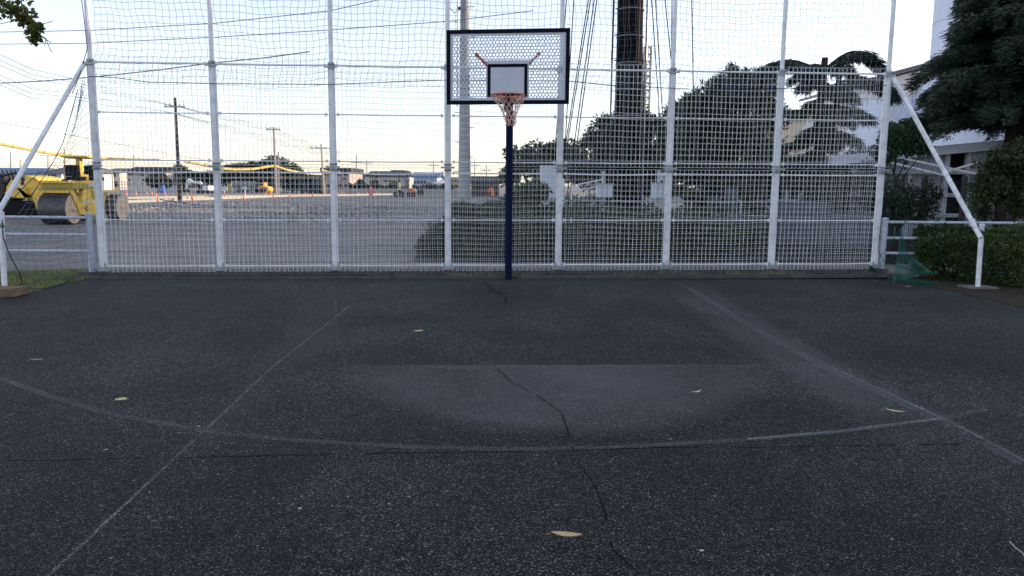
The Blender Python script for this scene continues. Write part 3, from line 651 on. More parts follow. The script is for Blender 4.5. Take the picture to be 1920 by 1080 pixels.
D = 18; tree('small_broadleaf_tree', (P(1690, 330, D).x, D, 0), 2.8, [PC(1680, 255, D, 30, 26), PC(1712, 268, D, 26, 24), PC(1660, 285, D, 26, 20), PC(1700, 240, D, 20, 16), PC(1735, 280, D, 14, 10)], 3800, .09, .06, leafmat('glossy_leaves', (0.016, 0.037, 0.016), (0.039, 0.078, 0.025), .3, 2), 'small broadleaf tree just right of the last fence post', .05, cl=6)
D = 16; tree('dark_shrub', (P(1690, 380, D).x, D, 0), 1.4, [PC(1690, 370, D, 36, 28), PC(1740, 362, D, 22, 22), PC(1665, 395, D, 30, 30), PC(1720, 395, D, 36, 24)], 3500, .07, .04, DARK, 'dark twiggy shrub behind the right hand railing', .03, 'shrub', cl=6)
D = 14.5; tree('garden_tree', (P(1890, 400, D).x, D, 0), 2.3, [PC(1870, 320, D, 34, 26), PC(1905, 300, D, 36, 30), PC(1940, 310, D, 44, 44), PC(1850, 352, D, 34, 22), PC(1895, 350, D, 44, 28), PC(1840, 385, D, 20, 24), PC(1925, 390, D, 40, 18)], 8500, .075, .042, leafmat('garden_leaves', (0.017, 0.034, 0.011), (0.050, 0.074, 0.022), .3, 2), 'bushy green tree above the hedge at the right edge', .05, cl=7)
D = 30
for px, py, rx_, ry_, lb in ((1400, 375, 45, 26, 'small green bush behind the grey pipe fence'), (1315, 378, 35, 22, 'green shrub left of the leaning grey panels'), (1090, 385, 50, 24, 'green shrub beneath the white lattice boom')):
    tree('green_bush', (P(px, 400, D).x, D, 0), 1.0, [PC(px-rx_*.4, py, D, rx_*.6, ry_), PC(px+rx_*.4, py+4, D, rx_*.6, ry_)], 3000, .10, .05, SHRG, lb, .05, 'bush', cl=6)

D = 44
tree('distant_evergreen', (P(1380, 330, D).x, D, 0), 4, [PC(1100, 325, D, 34, 26), PC(1160, 330, D, 40, 26), PC(1230, 325, D, 44, 26), PC(1300, 322, D, 44, 28), PC(1370, 326, D, 44, 26), PC(1440, 324, D, 44, 28), PC(1500, 338, D, 30, 18), PC(1400, 350, D, 90, 16), PC(1200, 352, D, 90, 14)], 16000, .28, .14, DARK, 'far row of dark evergreens closing the view under the conifers', .2)
# cedars ------------------------------------------------------------------
def cedar(name, base, h, R0, z0, nbr, label, m, az=None, Ln=.16, dens=1., spec=None, trr=.22, topcut=False, vz=.10, lat=.30, hang=-.35):
    base = Vector(base); root = empty(name, base, label, 'tree')
    mb = MB(); mb.tube([base+Vector((0, 0, -.05)), base+Vector((.1, 0, h*.3)), base+Vector((-.08, .05, h*.6)), base+Vector((0, 0, h))], [trr*1.2, trr, trr*.7, trr*.5 if topcut else .03], 10)
    if topcut: mb.tube([base+Vector((.1, 0, h*.55)), base+Vector((.5, .1, h*.72)), base+Vector((.55, .1, h-.05))], [.14, .10, .08], 8)
    Q0 = []; QD = []; QT = []
    br = spec or []
    if not spec:
        for i in range(nbr):
            t = (i+.5)/nbr; z = z0+(h-z0)*t; a = i*2.399+random.uniform(-.4, .4); ln = R0*(1-t*.93)*random.uniform(.65, 1.15)
            br.append((z, a, ln, random.uniform(.05, .25)))
    for z, a, ln, rise in br:
        d = Vector((math.cos(a), math.sin(a), 0)); s = Vector((-d.y, d.x, 0)); pts = []
        for j in range(9):
            t = j/8; pts.append(base+Vector((0, 0, z))+d*(ln*t)+s*(.08*ln*math.sin(3*t+z))+Vector((0, 0, rise*ln*math.sin(math.pi*t*.75)*1.2-.22*ln*t**3)))
        mb.tube(pts, [trr*.30*(1-.85*j/8)+.006 for j in range(9)], 6)
        nn = int(ln*230*dens)
        for q in range(nn):
            t = .12+.88*random.random()**.8; f = t*8; j = min(7, int(f)); p = pts[j].lerp(pts[j+1], f-j)
            wd = lat*ln*(1-abs(t-.55)*.9)*.85; sd = random.choice((-1, 1)); off = wd*random.random()**.8
            sp = p+s*(sd*off)+d*(off*.45)+Vector((0, 0, -.16*off+random.uniform(-vz, vz*.6)-.10*random.random()**2))
            for e in range(3):
                Q0.append(sp+Vector((random.gauss(0, .035), random.gauss(0, .035), random.gauss(0, .03))))
                dv = s*(sd*.8)+d*.8+Vector((random.gauss(0, .35), random.gauss(0, .35), hang+random.gauss(0, .25))); dv.normalize(); QD.append(dv)
    mb.build('trunk', BARK, root, True)
    Q0 = np.array(Q0); QD = np.array(QD); n = len(Q0)
    quads('crown', leaf_quads(Q0, QD, Ln*(.6+.8*rng.random(n)), .018+.022*rng.random(n)), m, root); return root
CED = leafmat('cedar_needles', (0.0200, 0.0364, 0.0220), (0.0575, 0.0938, 0.0561), .2, 1.2)
CEDD = leafmat('dark_cedar_needles', (0.0100, 0.0196, 0.0088), (0.0275, 0.0476, 0.0176), .2, 1.2)
cx = P(1893, 300, 23).x
cedar('cedar_tree', (cx, 23, 0), 11, 3.0, 3.2, 130, 'large bluish green cedar in front of the white silos', CED, Ln=.20, dens=1.5, trr=.26, vz=.26)
cx = P(1535, 300, 25).x
spec = []
for z, px_e, rise in ((5.25, 1645, .30), (5.15, 1408, .18), (5.0, 1480, .2), (5.1, 1590, .3), (4.6, 1672, .18), (4.1, 1625, .0), (3.9, 1430, .05), (3.3, 1600, .0), (3.0, 1450, .0)):
    ln = abs(px_e-1535)*25/F; spec.append((z, 0.08 if px_e > 1535 else math.pi-.1, ln, rise))
for i in range(20): spec.append((2.0+3.5*((i*7) % 20)/20, i*2.4+.5, random.uniform(.5, 1.15), .05))
cedar('pollarded_cedar', (cx, 25, 0), 5.62, 2, 2, 0, 'cut back cedar with outstretched upper branches against the sky', CEDD, Ln=.30, dens=1.7, lat=.17, hang=-.75, spec=spec, trr=.20, topcut=True, vz=.05)

# branch at top left: a tree whose trunk stands outside the frame
root = empty('street_tree', (-7.6, 5.2, 0), 'leafy tree branch reaching in at the top left corner', 'tree')
mb = MB(); bp = [Vector((-7.6, 5.2, 0)), Vector((-7.5, 5.25, 2.2)), Vector((-7.0, 5.5, 3.4)), P(-90, -70, 6), P(-10, -5, 6), P(38, 32, 6), P(62, 58, 6)]
mb.tube(bp, [.14, .12, .08, .03, .014, .008, .004], 8)
for pts in ([(38, 32), (52, 45), (60, 60), (66, 76)], [(-10, 0), (30, 5), (55, -5)], [(62, 58), (80, 70), (96, 80)], [(70, 62), (86, 72), (92, 88), (97, 98)], [(86, 72), (84, 86)], [(0, 45), (30, 38), (40, 34)], [(60, 47), (80, 45), (98, 40)]):
    mb.tube([P(*q, 6+.05*i) for i, q in enumerate(pts)], .0028, 4)
mb.build('trunk', BARK, root)
cl = [PC(12, 12, 6, 20, 14), PC(42, 8, 6, 18, 14), PC(30, 26, 6, 14, 10), PC(56, 30, 6, 9, 7), PC(44, 38, 6, 7, 6), PC(60, 58, 6, 6, 5), PC(70, 52, 6, 5, 4), PC(66, 72, 6, 6, 5), PC(-40, 0, 6.1, 50, 34), PC(-20, -50, 6.2, 60, 40), PC(-120, -60, 6.2, 90, 70)]
quads('crown', crown(cl, 1500, .045, .034, .3, .1), leafmat('branch_leaves', (.06, .10, .02), (.20, .20, .05), .4, 9), root)

# ------------------------------------------------------------------ beyond fence, middle: utilities
D = 21; p0, p1 = P(838, 375, D), P(893, 375, D); zt_ = p0.z
root = empty('utility_box', (p0.x+.4, D, 0), 'grey concrete utility box with two dark openings behind the fourth post', 'utility box')
mb = MB(); mb.box(p0.x, p1.x, D, D+.7, -.05, zt_-.09, None, .02); mb.build('body', CONC, root)
mb = MB(); mb.box(p0.x-.05, p1.x+.05, D-.06, D+.76, zt_-.087, zt_); mb.build('lid', CONCL, root)
for px in (862, 887): c = P(px, 391, D); mb = MB(); mb.box(c.x-.06, c.x+.06, D-.004, D+.02, c.z-.12, c.z+.1); mb.build('opening', DKMET, root)
D = 30; p0, p1 = P(1014, 310, D), P(1054, 310, D)
root = empty('white_cabinet', ((p0.x+p1.x)/2, D, 0), 'tall white cabinet standing behind the fifth fence post', 'cabinet')
mb = MB(); mb.box(p0.x, p1.x, D, D+.8, 0, p0.z, None, .02); mb.build('body', mat('cabinet_white', (.62, .66, .74), .5, 0, .05), root)
mb = MB()
for i in range(8): z = 1.0-.05*i; mb.box(p0.x+.28, p1.x-.08, D-.012, D-.004, z, z+.02)
mb.build('vent', GALV, root); mb = MB(); mb.box(p0.x+.07, p0.x+.11, D-.03, D-.003, 1.1, 1.25); mb.build('handle', DKMET, root)
# grey pipe fence
D = 25; x0, x1 = P(832, 380, D).x, P(1585, 378, D).x
root = empty('grey_pipe_fence', ((x0+x1)/2, D, 0), 'low grey pipe fence running through the shrubs beyond the court', 'fence')
GP = mat('grey_pipe', (.30, .36, .42), .5, .2, .15)
for z in (1.0, .55): mb = MB(); mb.tube([(x0, D, z), (x1, D+.6, z)], .028, 8); mb.build('rail', GP, root)
for i in range(9): t = i/8; mb = MB(); mb.tube([(x0+(x1-x0)*t, D+.6*t, -.05), (x0+(x1-x0)*t, D+.6*t, 1.02)], .03, 8); mb.build('post', GP, root)
def ctrl_box(px0, px1, py0, py1, D, pyp, label):
    a, b_ = P(px0, py0, D), P(px1, py1, D); root = empty('control_box', ((a.x+b_.x)/2, D, 0), label, 'control box')
    cx = (a.x+b_.x)/2; mb = MB(); mb.box(a.x, b_.x, D, D+.35, b_.z, a.z, None, .02); mb.build('housing', mat('cabinet_white', (1, 1, 1)), root)
    mb = MB(); w_ = (b_.x-a.x)
    for i in (1, 2): mb.box(a.x+w_*i/3-.012, a.x+w_*i/3+.012, D-.012, D-.002, b_.z+.03, a.z-.03)
    mb.build('door_seam', GALV, root); mb = MB(); mb.box(a.x-.04, b_.x+.04, D-.05, D+.4, a.z+.002, a.z+.04); mb.build('lid', GALV, root)
    mb = MB(); mb.tube([(cx, D+.4, 0), (cx, D+.4, P(0, pyp, D).z)], .06, 10); mb.build('pole', GALV, root)
ctrl_box(1119, 1148, 346, 370, 27, 310, 'white control box on a grey pole left of the dark mast')
ctrl_box(1225, 1252, 344, 371, 27, 308, 'white control box on a grey pole beside the sixth fence post')
ctrl_box(1240, 1258, 322, 338, 29, 300, 'smaller white junction box above the control box at the sixth fence post')
# lattice boom
D = 28; root = MB(); A, B = P(1072, 348, D), P(1134, 336, D)
for dz in (0, -.22): root.tube([A+Vector((0, 0, dz)), B+Vector((0, 0, dz))], .025, 6)
for i in range(8): root.tube([A.lerp(B, i/8)+Vector((0, 0, -.22*(i % 2))), A.lerp(B, (i+1)/8)+Vector((0, 0, -.22*((i+1) % 2)))], .012, 5)
root.tube([(A.x, D, 0), A], .03, 8); root.tube([(B.x, D, 0), B], .03, 8)
tag(root.build('lattice_boom', WHITE), 'white lattice boom lying low behind the fence near the dark mast', 'boom')
mb = MB(); p = P(1056, 335, 29); mb.tube([(p.x, 29, 0), p], .06, 10); tag(mb.build('white_post', WHITE), 'short white post right of the tall white cabinet', 'post')
for px0, px1, py0, lb in ((1360, 1384, 352, 'upright grey sheet panel behind the shrubs'), (1330, 1352, 372, 'short grey sheet panel beside the taller one'), (1460, 1556, 378, 'wide dark grey panel behind the seventh bay'), (1560, 1640, 400, 'wide low slate panel behind the last bay')):
    D = 27 if px0 < 1450 else 20; a, b_ = P(px0, py0, D), P(px1, py0, D); mb = MB(); mb.box(a.x, b_.x, D, D+.05, 0, a.z)
    n = 7
    for i in range(n): x = a.x+(b_.x-a.x)*(i+.5)/n; mb.box(x-.01, x+.01, D-.015, D-.001, .02, a.z-.02)
    tag(mb.build('sheet_panel', mat('slate_sheet', (.10, .12, .15), .6, .1, .2)), lb, 'panel')

# concrete utility pole
D = 24
p = P(871, 300, D); root = empty('concrete_pole', (p.x, D, 0), 'thick grey concrete utility pole rising behind the backboard', 'utility pole')
mb = MB(); s = D/F; p_t = P(868, 0, D)
mb.lathe([(12.5*s, -.05), (11.5*s, 1.5), (9*s, 4.5), (7.2*s, 7.5), (6*s, 11)], (p.x, D, 0), 20); mb.build('shaft', mat('pole_concrete', (.34, .35, .36), .8, 0, .12, 3), root, True)
mb = MB()
for i in range(14): z = 1.9+i*.45; sg = 1 if i % 2 else -1; mb.tube([(p.x+sg*.12, D-.05, z), (p.x+sg*.30, D-.1, z)], .012, 5)
mb.tube([P(858, 0, D-.25), P(859, 30, D-.25), P(857, 200, D-.25)], .02, 6); mb.build('step_bolt', GALV, root)
mb = MB(); q = P(862, 18, D-.3); mb.tube([q, q+Vector((-.15, 0, -.1)), q+Vector((-.32, 0, .05)), q+Vector((-.4, 0, .5))], .012, 5); mb.lathe([(.05, 0), (.05, .08)], q, 8); mb.build('insulator', DKMET, root)
# dark mast ------------------------------------------------------------
D = 31; s = D/F; x = P(1176, 250, D).x
root = empty('dark_mast', (x, D, 0), 'huge dark steel mast with ladder and cables behind the fence', 'mast')
MAST = mat('dark_mast_paint', (.004, .005, .006), .85, .0, .3, 1.5)
mb = MB(); mb.lathe([(30*s, -.05), (28*s, 2), (25*s, 4.5), (22.5*s, 8), (20*s, 13), (16*s, 22), (.1, 22.1)], (x, D, 0), 28); mb.build('shaft', MAST, root, True)
mb = MB()
for i in range(8):
    z = 2.2+i*1.02; r0 = (26.5-.4*z)*s
    mb.lathe([(r0+.015, z), (r0+.03, z+.02), (r0+.015, z+.04)], (x, D, 0), 24)
mb.build('band', GALV, root)
lad = MB(); lx = x-33*s
for dx in (0, .16): lad.tube([(lx+dx, D-.2, .3), (lx+dx+.06, D-.2, 14)], .02, 6)
for i in range(30): z = .6+i*.42; lad.tube([(lx, D-.2, z), (lx+.16, D-.2, z)], .012, 5)
for i in range(10): z = 1.5+i*.98; lad.tube([(lx+.1, D-.2, z), (x-20*s, D-.1, z)], .025, 5)
lad.build('ladder', DKMET, root)
cb = MB()
for k_, dx in enumerate((-14, -8, 10, 15)): cb.tube([(x+dx*s, D-24*s, .2), (x+dx*s*.9, D-22*s, 6), (x+dx*s*.8, D-19.5*s, 14)], .014, 5)
cb.build('cable', mat('orange_conduit', (.10, .035, .015), .6), root)
cb = MB(); cb.tube([(x+30*s, D-.1, 0), (x+29*s, D-.1, 14)], .05, 8); cb.build('side_pipe', GALV, root)
GW = ['dark guy wire running just right of the backboard edge, inner one', 'dark guy wire passing behind the right edge of the backboard', 'left wire of the left slanting pair beside the backboard', 'right wire of the left slanting pair beside the backboard', 'left wire of the slanting pair nearest the ladder side', 'right wire of the slanting pair nearest the ladder side', 'left wire of the close pair just right', 'right wire of the close pair just right', 'guy wire slanting behind the sixth fence post on the right', 'nearly upright guy wire reaching the sixth fence post top', 'upright lone wire farthest right', 'thin wire hugging the ladder', 'thin wire hugging the right flank']
for k_, (pa, pb_, Dg) in enumerate((((1076, 0), (1060, 261), 33), ((1062, 0), (1042, 264), 34), ((1103, 0), (1062, 261), 30), ((1107, 0), (1065, 261), 30), ((1114, 0), (1078, 261), 29), ((1119, 0), (1082, 267), 29), ((1222, 0), (1236, 211), 33), ((1229, 0), (1242, 211), 33), ((1247, 0), (1267, 200), 31), ((1260, 0), (1259, 97), 32), ((1297, 0), (1300, 167), 30), ((1150, 0), (1143, 261), 30), ((1203, 0), (1206, 200), 30))):
    e = (pb_[0]-pa[0])/(pb_[1]-pa[1]); g0 = P(pa[0]+e*415, 415, Dg); t0 = P(pa[0]-e*480, -480, D-.3)
    mb = MB(); mb.tube([g0, t0], .022, 5); tag(mb.build('guy_wire', CABLE), GW[k_]+' of the dark mast', 'wire', 'guy wires of the dark mast')

# yellow lattice tower far behind
D = 70; s = D/F; x = P(1211, 200, D).x; mb = MB(); wt = 6*s; zt_ = P(1211, 88, D).z
for sx in (-1, 1):
    for sy in (-1, 1): mb.tube([(x+sx*wt, D+sy*wt, 0), (x+sx*wt, D+sy*wt, zt_)], .05, 4)
for i in range(22):
    z0, z1 = zt_*i/22, zt_*(i+1)/22
    for sy in (-1, 1): mb.tube([(x-wt, D+sy*wt, z0), (x+wt, D+sy*wt, z1)], .035, 4); mb.tube([(x-wt*1.2, D+sy*wt, z1), (x+wt*1.2, D+sy*wt, z1)], .05, 4)
    mb.tube([(x+wt, D-wt, z0), (x+wt, D+wt, z1)], .035, 4)
tag(mb.build('lattice_tower', mat('yellow_tower', (.42, .30, .12), .6)), 'slim yellow lattice tower just right of the dark mast', 'tower')

# ------------------------------------------------------------------ factory on the right
def cylinder_thing(name, px, D, r, h, label, cat, n=40, seams=0):
    x = P(px, 300, D).x; root = empty(name, (x, D, 0), label, cat)
    mb = MB(); mb.lathe([(r, -.1), (r, h), (r-.12, h+.12), (r*.2, h+.5)], (x, D, 0), n); mb.build('shell', TANK, root, True)
    if seams:
        mb = MB()
        for i in range(seams): z = (i+.7)*h/seams; mb.lathe([(r+.002, z), (r+.03, z+.02), (r+.002, z+.05)], (x, D, 0), n)
        mb.build('seam', mat('seam_grey', (.45, .48, .56), .5), root)
    return root, x
cylinder_thing('silo', 1797, 60, 2.55, 24, 'tall white silo rising out of the frame at the right', 'silo', seams=8)
cylinder_thing('silo', 1860, 63, 2.4, 23, 'second tall white silo half hidden by the cedar', 'silo', seams=8)
r1, x = cylinder_thing('storage_tank', 1822, 52, 3.4, P(1740, 146, 50).z, 'white tank with a caged ladder on top beside the cedar', 'tank')
def cage(root, cx, cy, z0, z1, r, n=8):
    mb = MB()
    for i in range(n): q = 2*math.pi*i/n; mb.tube([(cx+r*math.cos(q), cy+r*math.sin(q), z0), (cx+r*math.cos(q), cy+r*math.sin(q), z1)], .025, 4)
    for k in range(4):
        z = z0+(z1-z0)*k/3; mb.tube([(cx+r*math.cos(2*math.pi*i/16), cy+r*math.sin(2*math.pi*i/16), z) for i in range(17)], .025, 4)
    mb.build('ladder_cage', mat('rail_grey', (.40, .43, .50), .5), root)
c = P(1752, 130, 50); cage(r1, c.x, 49.6, c.z-.6, P(1752, 108, 50).z, .45)
r2, x = cylinder_thing('low_tank', 1665, 57, 2.9, P(1665, 192, 55).z, 'low white tank with a railing round its top behind the last post', 'tank', seams=0)
mb = MB(); zt_ = P(1665, 192, 55).z
for dz in (.35, .75, 1.15): mb.tube([(x+2.9*math.cos(2*math.pi*i/32), 57+2.9*math.sin(2*math.pi*i/32), zt_+dz) for i in range(33)], .03, 4)
for i in range(24): q = 2*math.pi*i/24; mb.tube([(x+2.9*math.cos(q), 57+2.9*math.sin(q), zt_-.2), (x+2.9*math.cos(q), 57+2.9*math.sin(q), zt_+1.15)], .03, 4)
mb.build('railing', mat('rail_grey', (1, 1, 1)), r2)
c = P(1722, 170, 54); cage(r2, c.x, 54, c.z-.6, P(1722, 152, 54).z, .4)
r3, x = cylinder_thing('low_tank', 1722, 55.5, 1.7, P(1710, 190, 54).z, 'narrow low white tank between the railed tank and the tall silo', 'tank')
# warehouse gable
D = 75; a, b_ = P(1655, 146, D), P(1760, 118, D); root = empty('warehouse', ((a.x+b_.x)/2, D, 0), 'pale warehouse with a sloping dark edged roof behind the tanks', 'building')
mb = MB(); mb.extr([(a.x, D, 0), (b_.x+6, D, 0), (b_.x+6, D, b_.z+1.4), (a.x, D, a.z-.2)], (0, 20, 0)); mb.build('wall', mat('warehouse_wall', (.68, .66, .64), .7, 0, .05), root)
mb = MB(); mb.extr([(a.x-.4, D-.4, a.z-.1), (b_.x+6, D-.4, b_.z+1.5), (b_.x+6, D-.4, b_.z+1.8), (a.x-.4, D-.4, a.z+.2)], (0, 21, 0))
for i in range(26): t = i/26; q = a.lerp(b_, t); mb.box(q.x, q.x+.12, D-.7, D-.42, q.z-.05, q.z+.35)
mb.build('roof', mat('roof_grey', (.22, .22, .25), .7), root)
# corrugated shed behind the railing
def corr(mb, x0, x1, y, z0, z1, step=.18, dep=.05, z1b=None):
    n = int((x1-x0)/step); 
    for i in range(n):
        xa = x0+i*step; t0 = (xa-x0)/(x1-x0); za = z1+((z1b or z1)-z1)*t0
        mb.box(xa, xa+step*.5, y-dep, y, z0, za); mb.box(xa+step*.5, xa+step, y-dep*.3, y, z0, za)
D = 24; a, b_ = P(1640, 292, D), P(1960, 262, D)
root = empty('corrugated_shed', ((a.x+b_.x)/2, D, 0), 'low grey corrugated shed with a pale sloping roof edge beyond the railing', 'shed')
SHW = mat('shed_sheet', (.40, .42, .47), .6, .1, .12, 1.5, (.2, .2, .22), .4)
mb = MB(); x0, x1 = P(1560, 300, D).x, P(2400, 300, D).x; zl = 2.35; zr = 4.1
def rz(x): return a.z+(b_.z-a.z)*(x-a.x)/(b_.x-a.x)
for (pa, pb_) in ((1600, 1700), (1702, 1770), (1812, 1860), (1862, 1990), (2000, 2300)):
    xa, xb = P(pa, 300, D).x, P(pb_, 300, D).x; corr(mb, xa, xb, D, 0, rz(xa)-.15, .16, .05, rz(xb)-.15)
mb.build('wall', SHW, root)
mb = MB(); mb.extr([(x0, D-.5, rz(x0)-.16), (x1, D-.5, rz(x1)-.16), (x1, D-.5, rz(x1)+.12), (x0, D-.5, rz(x0)+.12)], (0, 9, 0)); mb.build('roof', mat('shed_roof', (.52, .56, .64), .5, .1, .1), root)
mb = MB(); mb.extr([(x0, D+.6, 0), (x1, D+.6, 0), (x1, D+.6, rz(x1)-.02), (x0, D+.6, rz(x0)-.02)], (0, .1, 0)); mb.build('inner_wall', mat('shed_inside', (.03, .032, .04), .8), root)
for px in (1702, 1771, 1810, 1861, 1992): xq = P(px, 300, D).x; mb = MB(); mb.box(xq-.07, xq+.07, D-.2, D-.06, 0, rz(xq)-.17); mb.build('column', mat('column_grey', (.42, .44, .49), .6), root)
for z in (1.95, 1.25, .62): mb = MB(); mb.box(x0+.5, x1, D-.29, D-.21, z, z+.12); mb.build('girt', mat('column_grey', (1, 1, 1)), root)
pp = MB()
for q0, q1 in (((1662, 303), (1780, 331)), ((1697, 298), (1830, 326)), ((1775, 322), (1832, 305)), ((1640, 312), (1670, 302))): pp.tube([P(*q0, D-1), P(*q1, D-1)], .035, 6)
pp.build('brace_pipe', WHITE, root)
# low pale buildings seen under the trees
D = 48
for px0, px1, py0, lb in ((1425, 1530, 322, 'low pale roofed building glimpsed under the cut back cedar'), (1540, 1610, 296, 'pale building glimpsed left of the last fence post')):
    a, b_ = P(px0, py0, D), P(px1, py0, D); root = empty('low_building', ((a.x+b_.x)/2, D, 0), lb, 'building'); mb = MB(); mb.box(a.x, b_.x, D, D+5, 0, a.z-.3); mb.build('wall', mat('pale_wall', (.5, .5, .5), .7), root)
    mb = MB(); mb.extr([(a.x-.3, D-.4, a.z-.3), (b_.x+.3, D-.4, a.z-.3), (b_.x-.6, D-.4, a.z+.15), (a.x+.6, D-.4, a.z+.15)], (0, 5.8, 0)); mb.build('roof', mat('pale_roof', (.55, .58, .62), .6), root)
    for i in range(4): xx = a.x+(b_.x-a.x)*(i+.5)/4; mb = MB(); mb.box(xx-.3, xx+.3, D-.03, D-.005, .8, 1.5); mb.build('window', GLASS, root)
# tall lit building behind the trees
D = 95; a, b_ = P(1470, 235, D), P(1600, 205, D); root = empty('factory_block', ((a.x+b_.x)/2, D, 0), 'cream factory block seen in gaps between the dark trees', 'building')
mb = MB(); mb.box(a.x, b_.x+4, D, D+16, 0, a.z+1.5); mb.build('wall', mat('cream_wall', (.7, .6, .45), .7, 0, .05), root)
mb = MB(); mb.box(a.x-.3, b_.x+4.3, D-.3, D+16.3, a.z+1.503, a.z+1.9); mb.build('roof', mat('roof_grey', (1, 1, 1)), root)
mb = MB()
for i in range(6): xx = a.x+1+i*1.9; mb.box(xx, xx+1, D-.04, D-.005, 2.5, 3.6)
mb.build('window', GLASS, root)
# unseen hall added off to the right to throw shade over the court
root = empty('added_shade_hall', (42, 10, 0), 'long tall unseen hall added beyond the right side to shade the court', 'building')
mb = MB(); mb.box(36, 52, -40, 50, 0, 13); mb.build('wall', mat('shade_hall_wall', (.45, .45, .46), .7, 0, .08, .5), root)
mb = MB(); mb.extr([(35.6, -40.5, 13.003), (44, -40.5, 14.5), (52.4, -40.5, 13.003)], (0, 91, 0)); mb.build('roof', mat('roof_grey', (1, 1, 1)), root)
# black mesh fence in front of the shed
D = 17; x0, x1 = P(1655, 350, D).x, P(2100, 350, D).x; root = empty('black_mesh_fence', ((x0+x1)/2, D, 0), 'thin black mesh fence with dark posts between hedge and shed', 'fence')
for px in (1677, 1733, 1808, 1898, 1985, 2080): xq = P(px, 350, D).x; mb = MB(); mb.box(xq-.05, xq+.05, D-.05, D+.05, -.05, 1.78, None, .01); mb.build('post', DKMET, root)
mb = MB(); xx = x0
while xx < x1: mb.box(xx-.002, xx+.002, D-.002, D+.002, .05, 1.7); xx += .05
for i in range(9): mb.box(x0, x1, D+.003, D+.007, .1+i*.2, .104+i*.2)
mb.build('mesh_panel', DKMET, root)

# ------------------------------------------------------------------ road roller
M_Y = YEL
rx0 = P(148, 390, 27.6).x       # plane of the near-right drum side (+X faces)
def yat(px, X): r = ray(px, 380); return X*r.y/r.x
def zat(px, py, X): r = ray(px, py); return CH+r.z*X/r.x
X = rx0; XR = X+.34; ya = yat(137, X); yb = yat(229, XR); rd = .56
root = empty('road_roller', (X-.6, (ya+yb)/2, 0), 'yellow road roller with a flat canopy and two seats parked on the gravel', 'road roller')
def drum(x1, y, r, w_, name='drum'):
    mb = MB(); mb.lathe([(r-.03, x1-w_), (r, x1-w_+.03), (r, x1-.03), (r-.02, x1)], (0, y, r-.05), 40, 'X'); d_ = mb.build(name, STEEL, root, True)
    mb = MB(); mb.lathe([(r*.93, x1+.001), (r*.93, x1+.012), (r*.2, x1+.012), (r*.16, x1+.05)], (0, y, r-.05), 40, 'X'); o = mb.build('drum_side', DISC, root, True)
drum(X, ya, rd, .98); drum(XR, yb, .53, .42, 'rear_wheel'); drum(X-.95, yb, .53, .42, 'rear_wheel')
y0_, y1_ = yat(150, X+.08), yat(181, X+.08)
mb = MB()   # yoke arm over front drum
sx = X-.08
mb.extr([(sx, ya-.25, 1.18), (sx, ya-.02, 1.2), (sx, y0_+.15, .55), (sx, y0_-.05, .45)], (.14, 0, 0))
mb.box(X-1.2, X+.05, ya-.42, ya-.30, 1.08, 1.16); mb.box(X-1.2, X+.05, ya+.2, ya+.34, 1.08, 1.22); mb.build('yoke', M_Y, root)
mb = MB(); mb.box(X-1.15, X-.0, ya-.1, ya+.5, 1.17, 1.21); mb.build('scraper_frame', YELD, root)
mb = MB()
mb.extr([(X-1.0, y0_-.1, .5), (X-1.0, y0_+.30, 1.22), (X-1.0, y1_, 1.22), (X-1.0, y1_, .28), (X-1.0, y0_, .28)], (1.08, 0, 0)); mb.build('body', M_Y, root)
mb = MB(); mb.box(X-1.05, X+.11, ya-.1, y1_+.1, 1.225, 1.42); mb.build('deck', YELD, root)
mb = MB(); mb.box(X-1.0, X+.06, ya-.2, y1_+.15, 1.423, 1.50); mb.box(X-.9, X+.1, y1_+.02, yb+.3, 1.08, 1.16); mb.box(X-.8, X-.1, y1_+.02, yb-.2, .4, 1.078); mb.build('platform', M_Y, root)
mb = MB(); mb.extr([(X+.082, y0_+.75, 1.15), (X+.082, y1_-.1, 1.15), (X+.082, y1_-.1, .82), (X+.082, y0_+.85, .82)], (.006, 0, 0)); mb.build('side_vent', YELD, root)
mb = MB(); mb.box(X-.55, X-.25, ya+.1, ya+.2, 1.21, 1.34); mb.build('lamp', DKMET, root)
for yy in (yat(124, X-.75), yat(160, X-.75)):
    mb = MB(); mb.box(X-.75, X-.2, yy, yy+.5, 1.52, 1.66, None, .05); mb.box(X-.75, X-.2, yy+.0 if True else yy+.4, yy+.12 if True else yy+.52, 1.663, 2.08, None, .05); mb.build('seat', RUBB, root)
cy = yat(153, X-.5)
mb = MB(); mb.box(X-.58, X-.40, cy-.1, cy+.1, 1.503, 2.33, None, .02); mb.box(X-.62, X-.36, cy-.4, cy+.4, 1.503, 1.75, None, .05); mb.build('canopy_post', M_Y, root)
c0_, c1_ = yat(118, X-.95), yat(206, X+.05); mb = MB(); mb.extr([(X-.95, c0_, 2.38), (X-.95, c0_+.5, 2.33), (X-.95, c1_-.4, 2.33), (X-.95, c1_, 2.38), (X-.95, c1_-.05, 2.43), (X-.95, c0_+.05, 2.43)], (1.0, 0, 0)); mb.build('canopy', M_Y, root)
mb = MB(); mb.tube([(X-.3, yb-.5, 1.1), (X-.3, yb-.5, 1.85), (X-.3, yb-.1, 1.85), (X-.3, yb-.1, 1.1)], .02, 6); mb.tube([(X-.05, yb+.1, 1.1), (X-.05, yb+.1, 1.9)], .02, 6); mb.build('handrail', M_Y, root)
mb = MB(); mb.box(X+.113, X+.118, y0_+.5, y0_+1.0, 1.30, 1.42); mb.build('plate', mat('decal_white', (.6, .62, .62), .5), root)
fc = bpy.data.curves.new('lettering', 'FONT'); fc.body = 'R2'; fc.size = .24; fc.extrude = .002
to = bpy.data.objects.new('lettering', fc); 
me = None
col.objects.link(to)
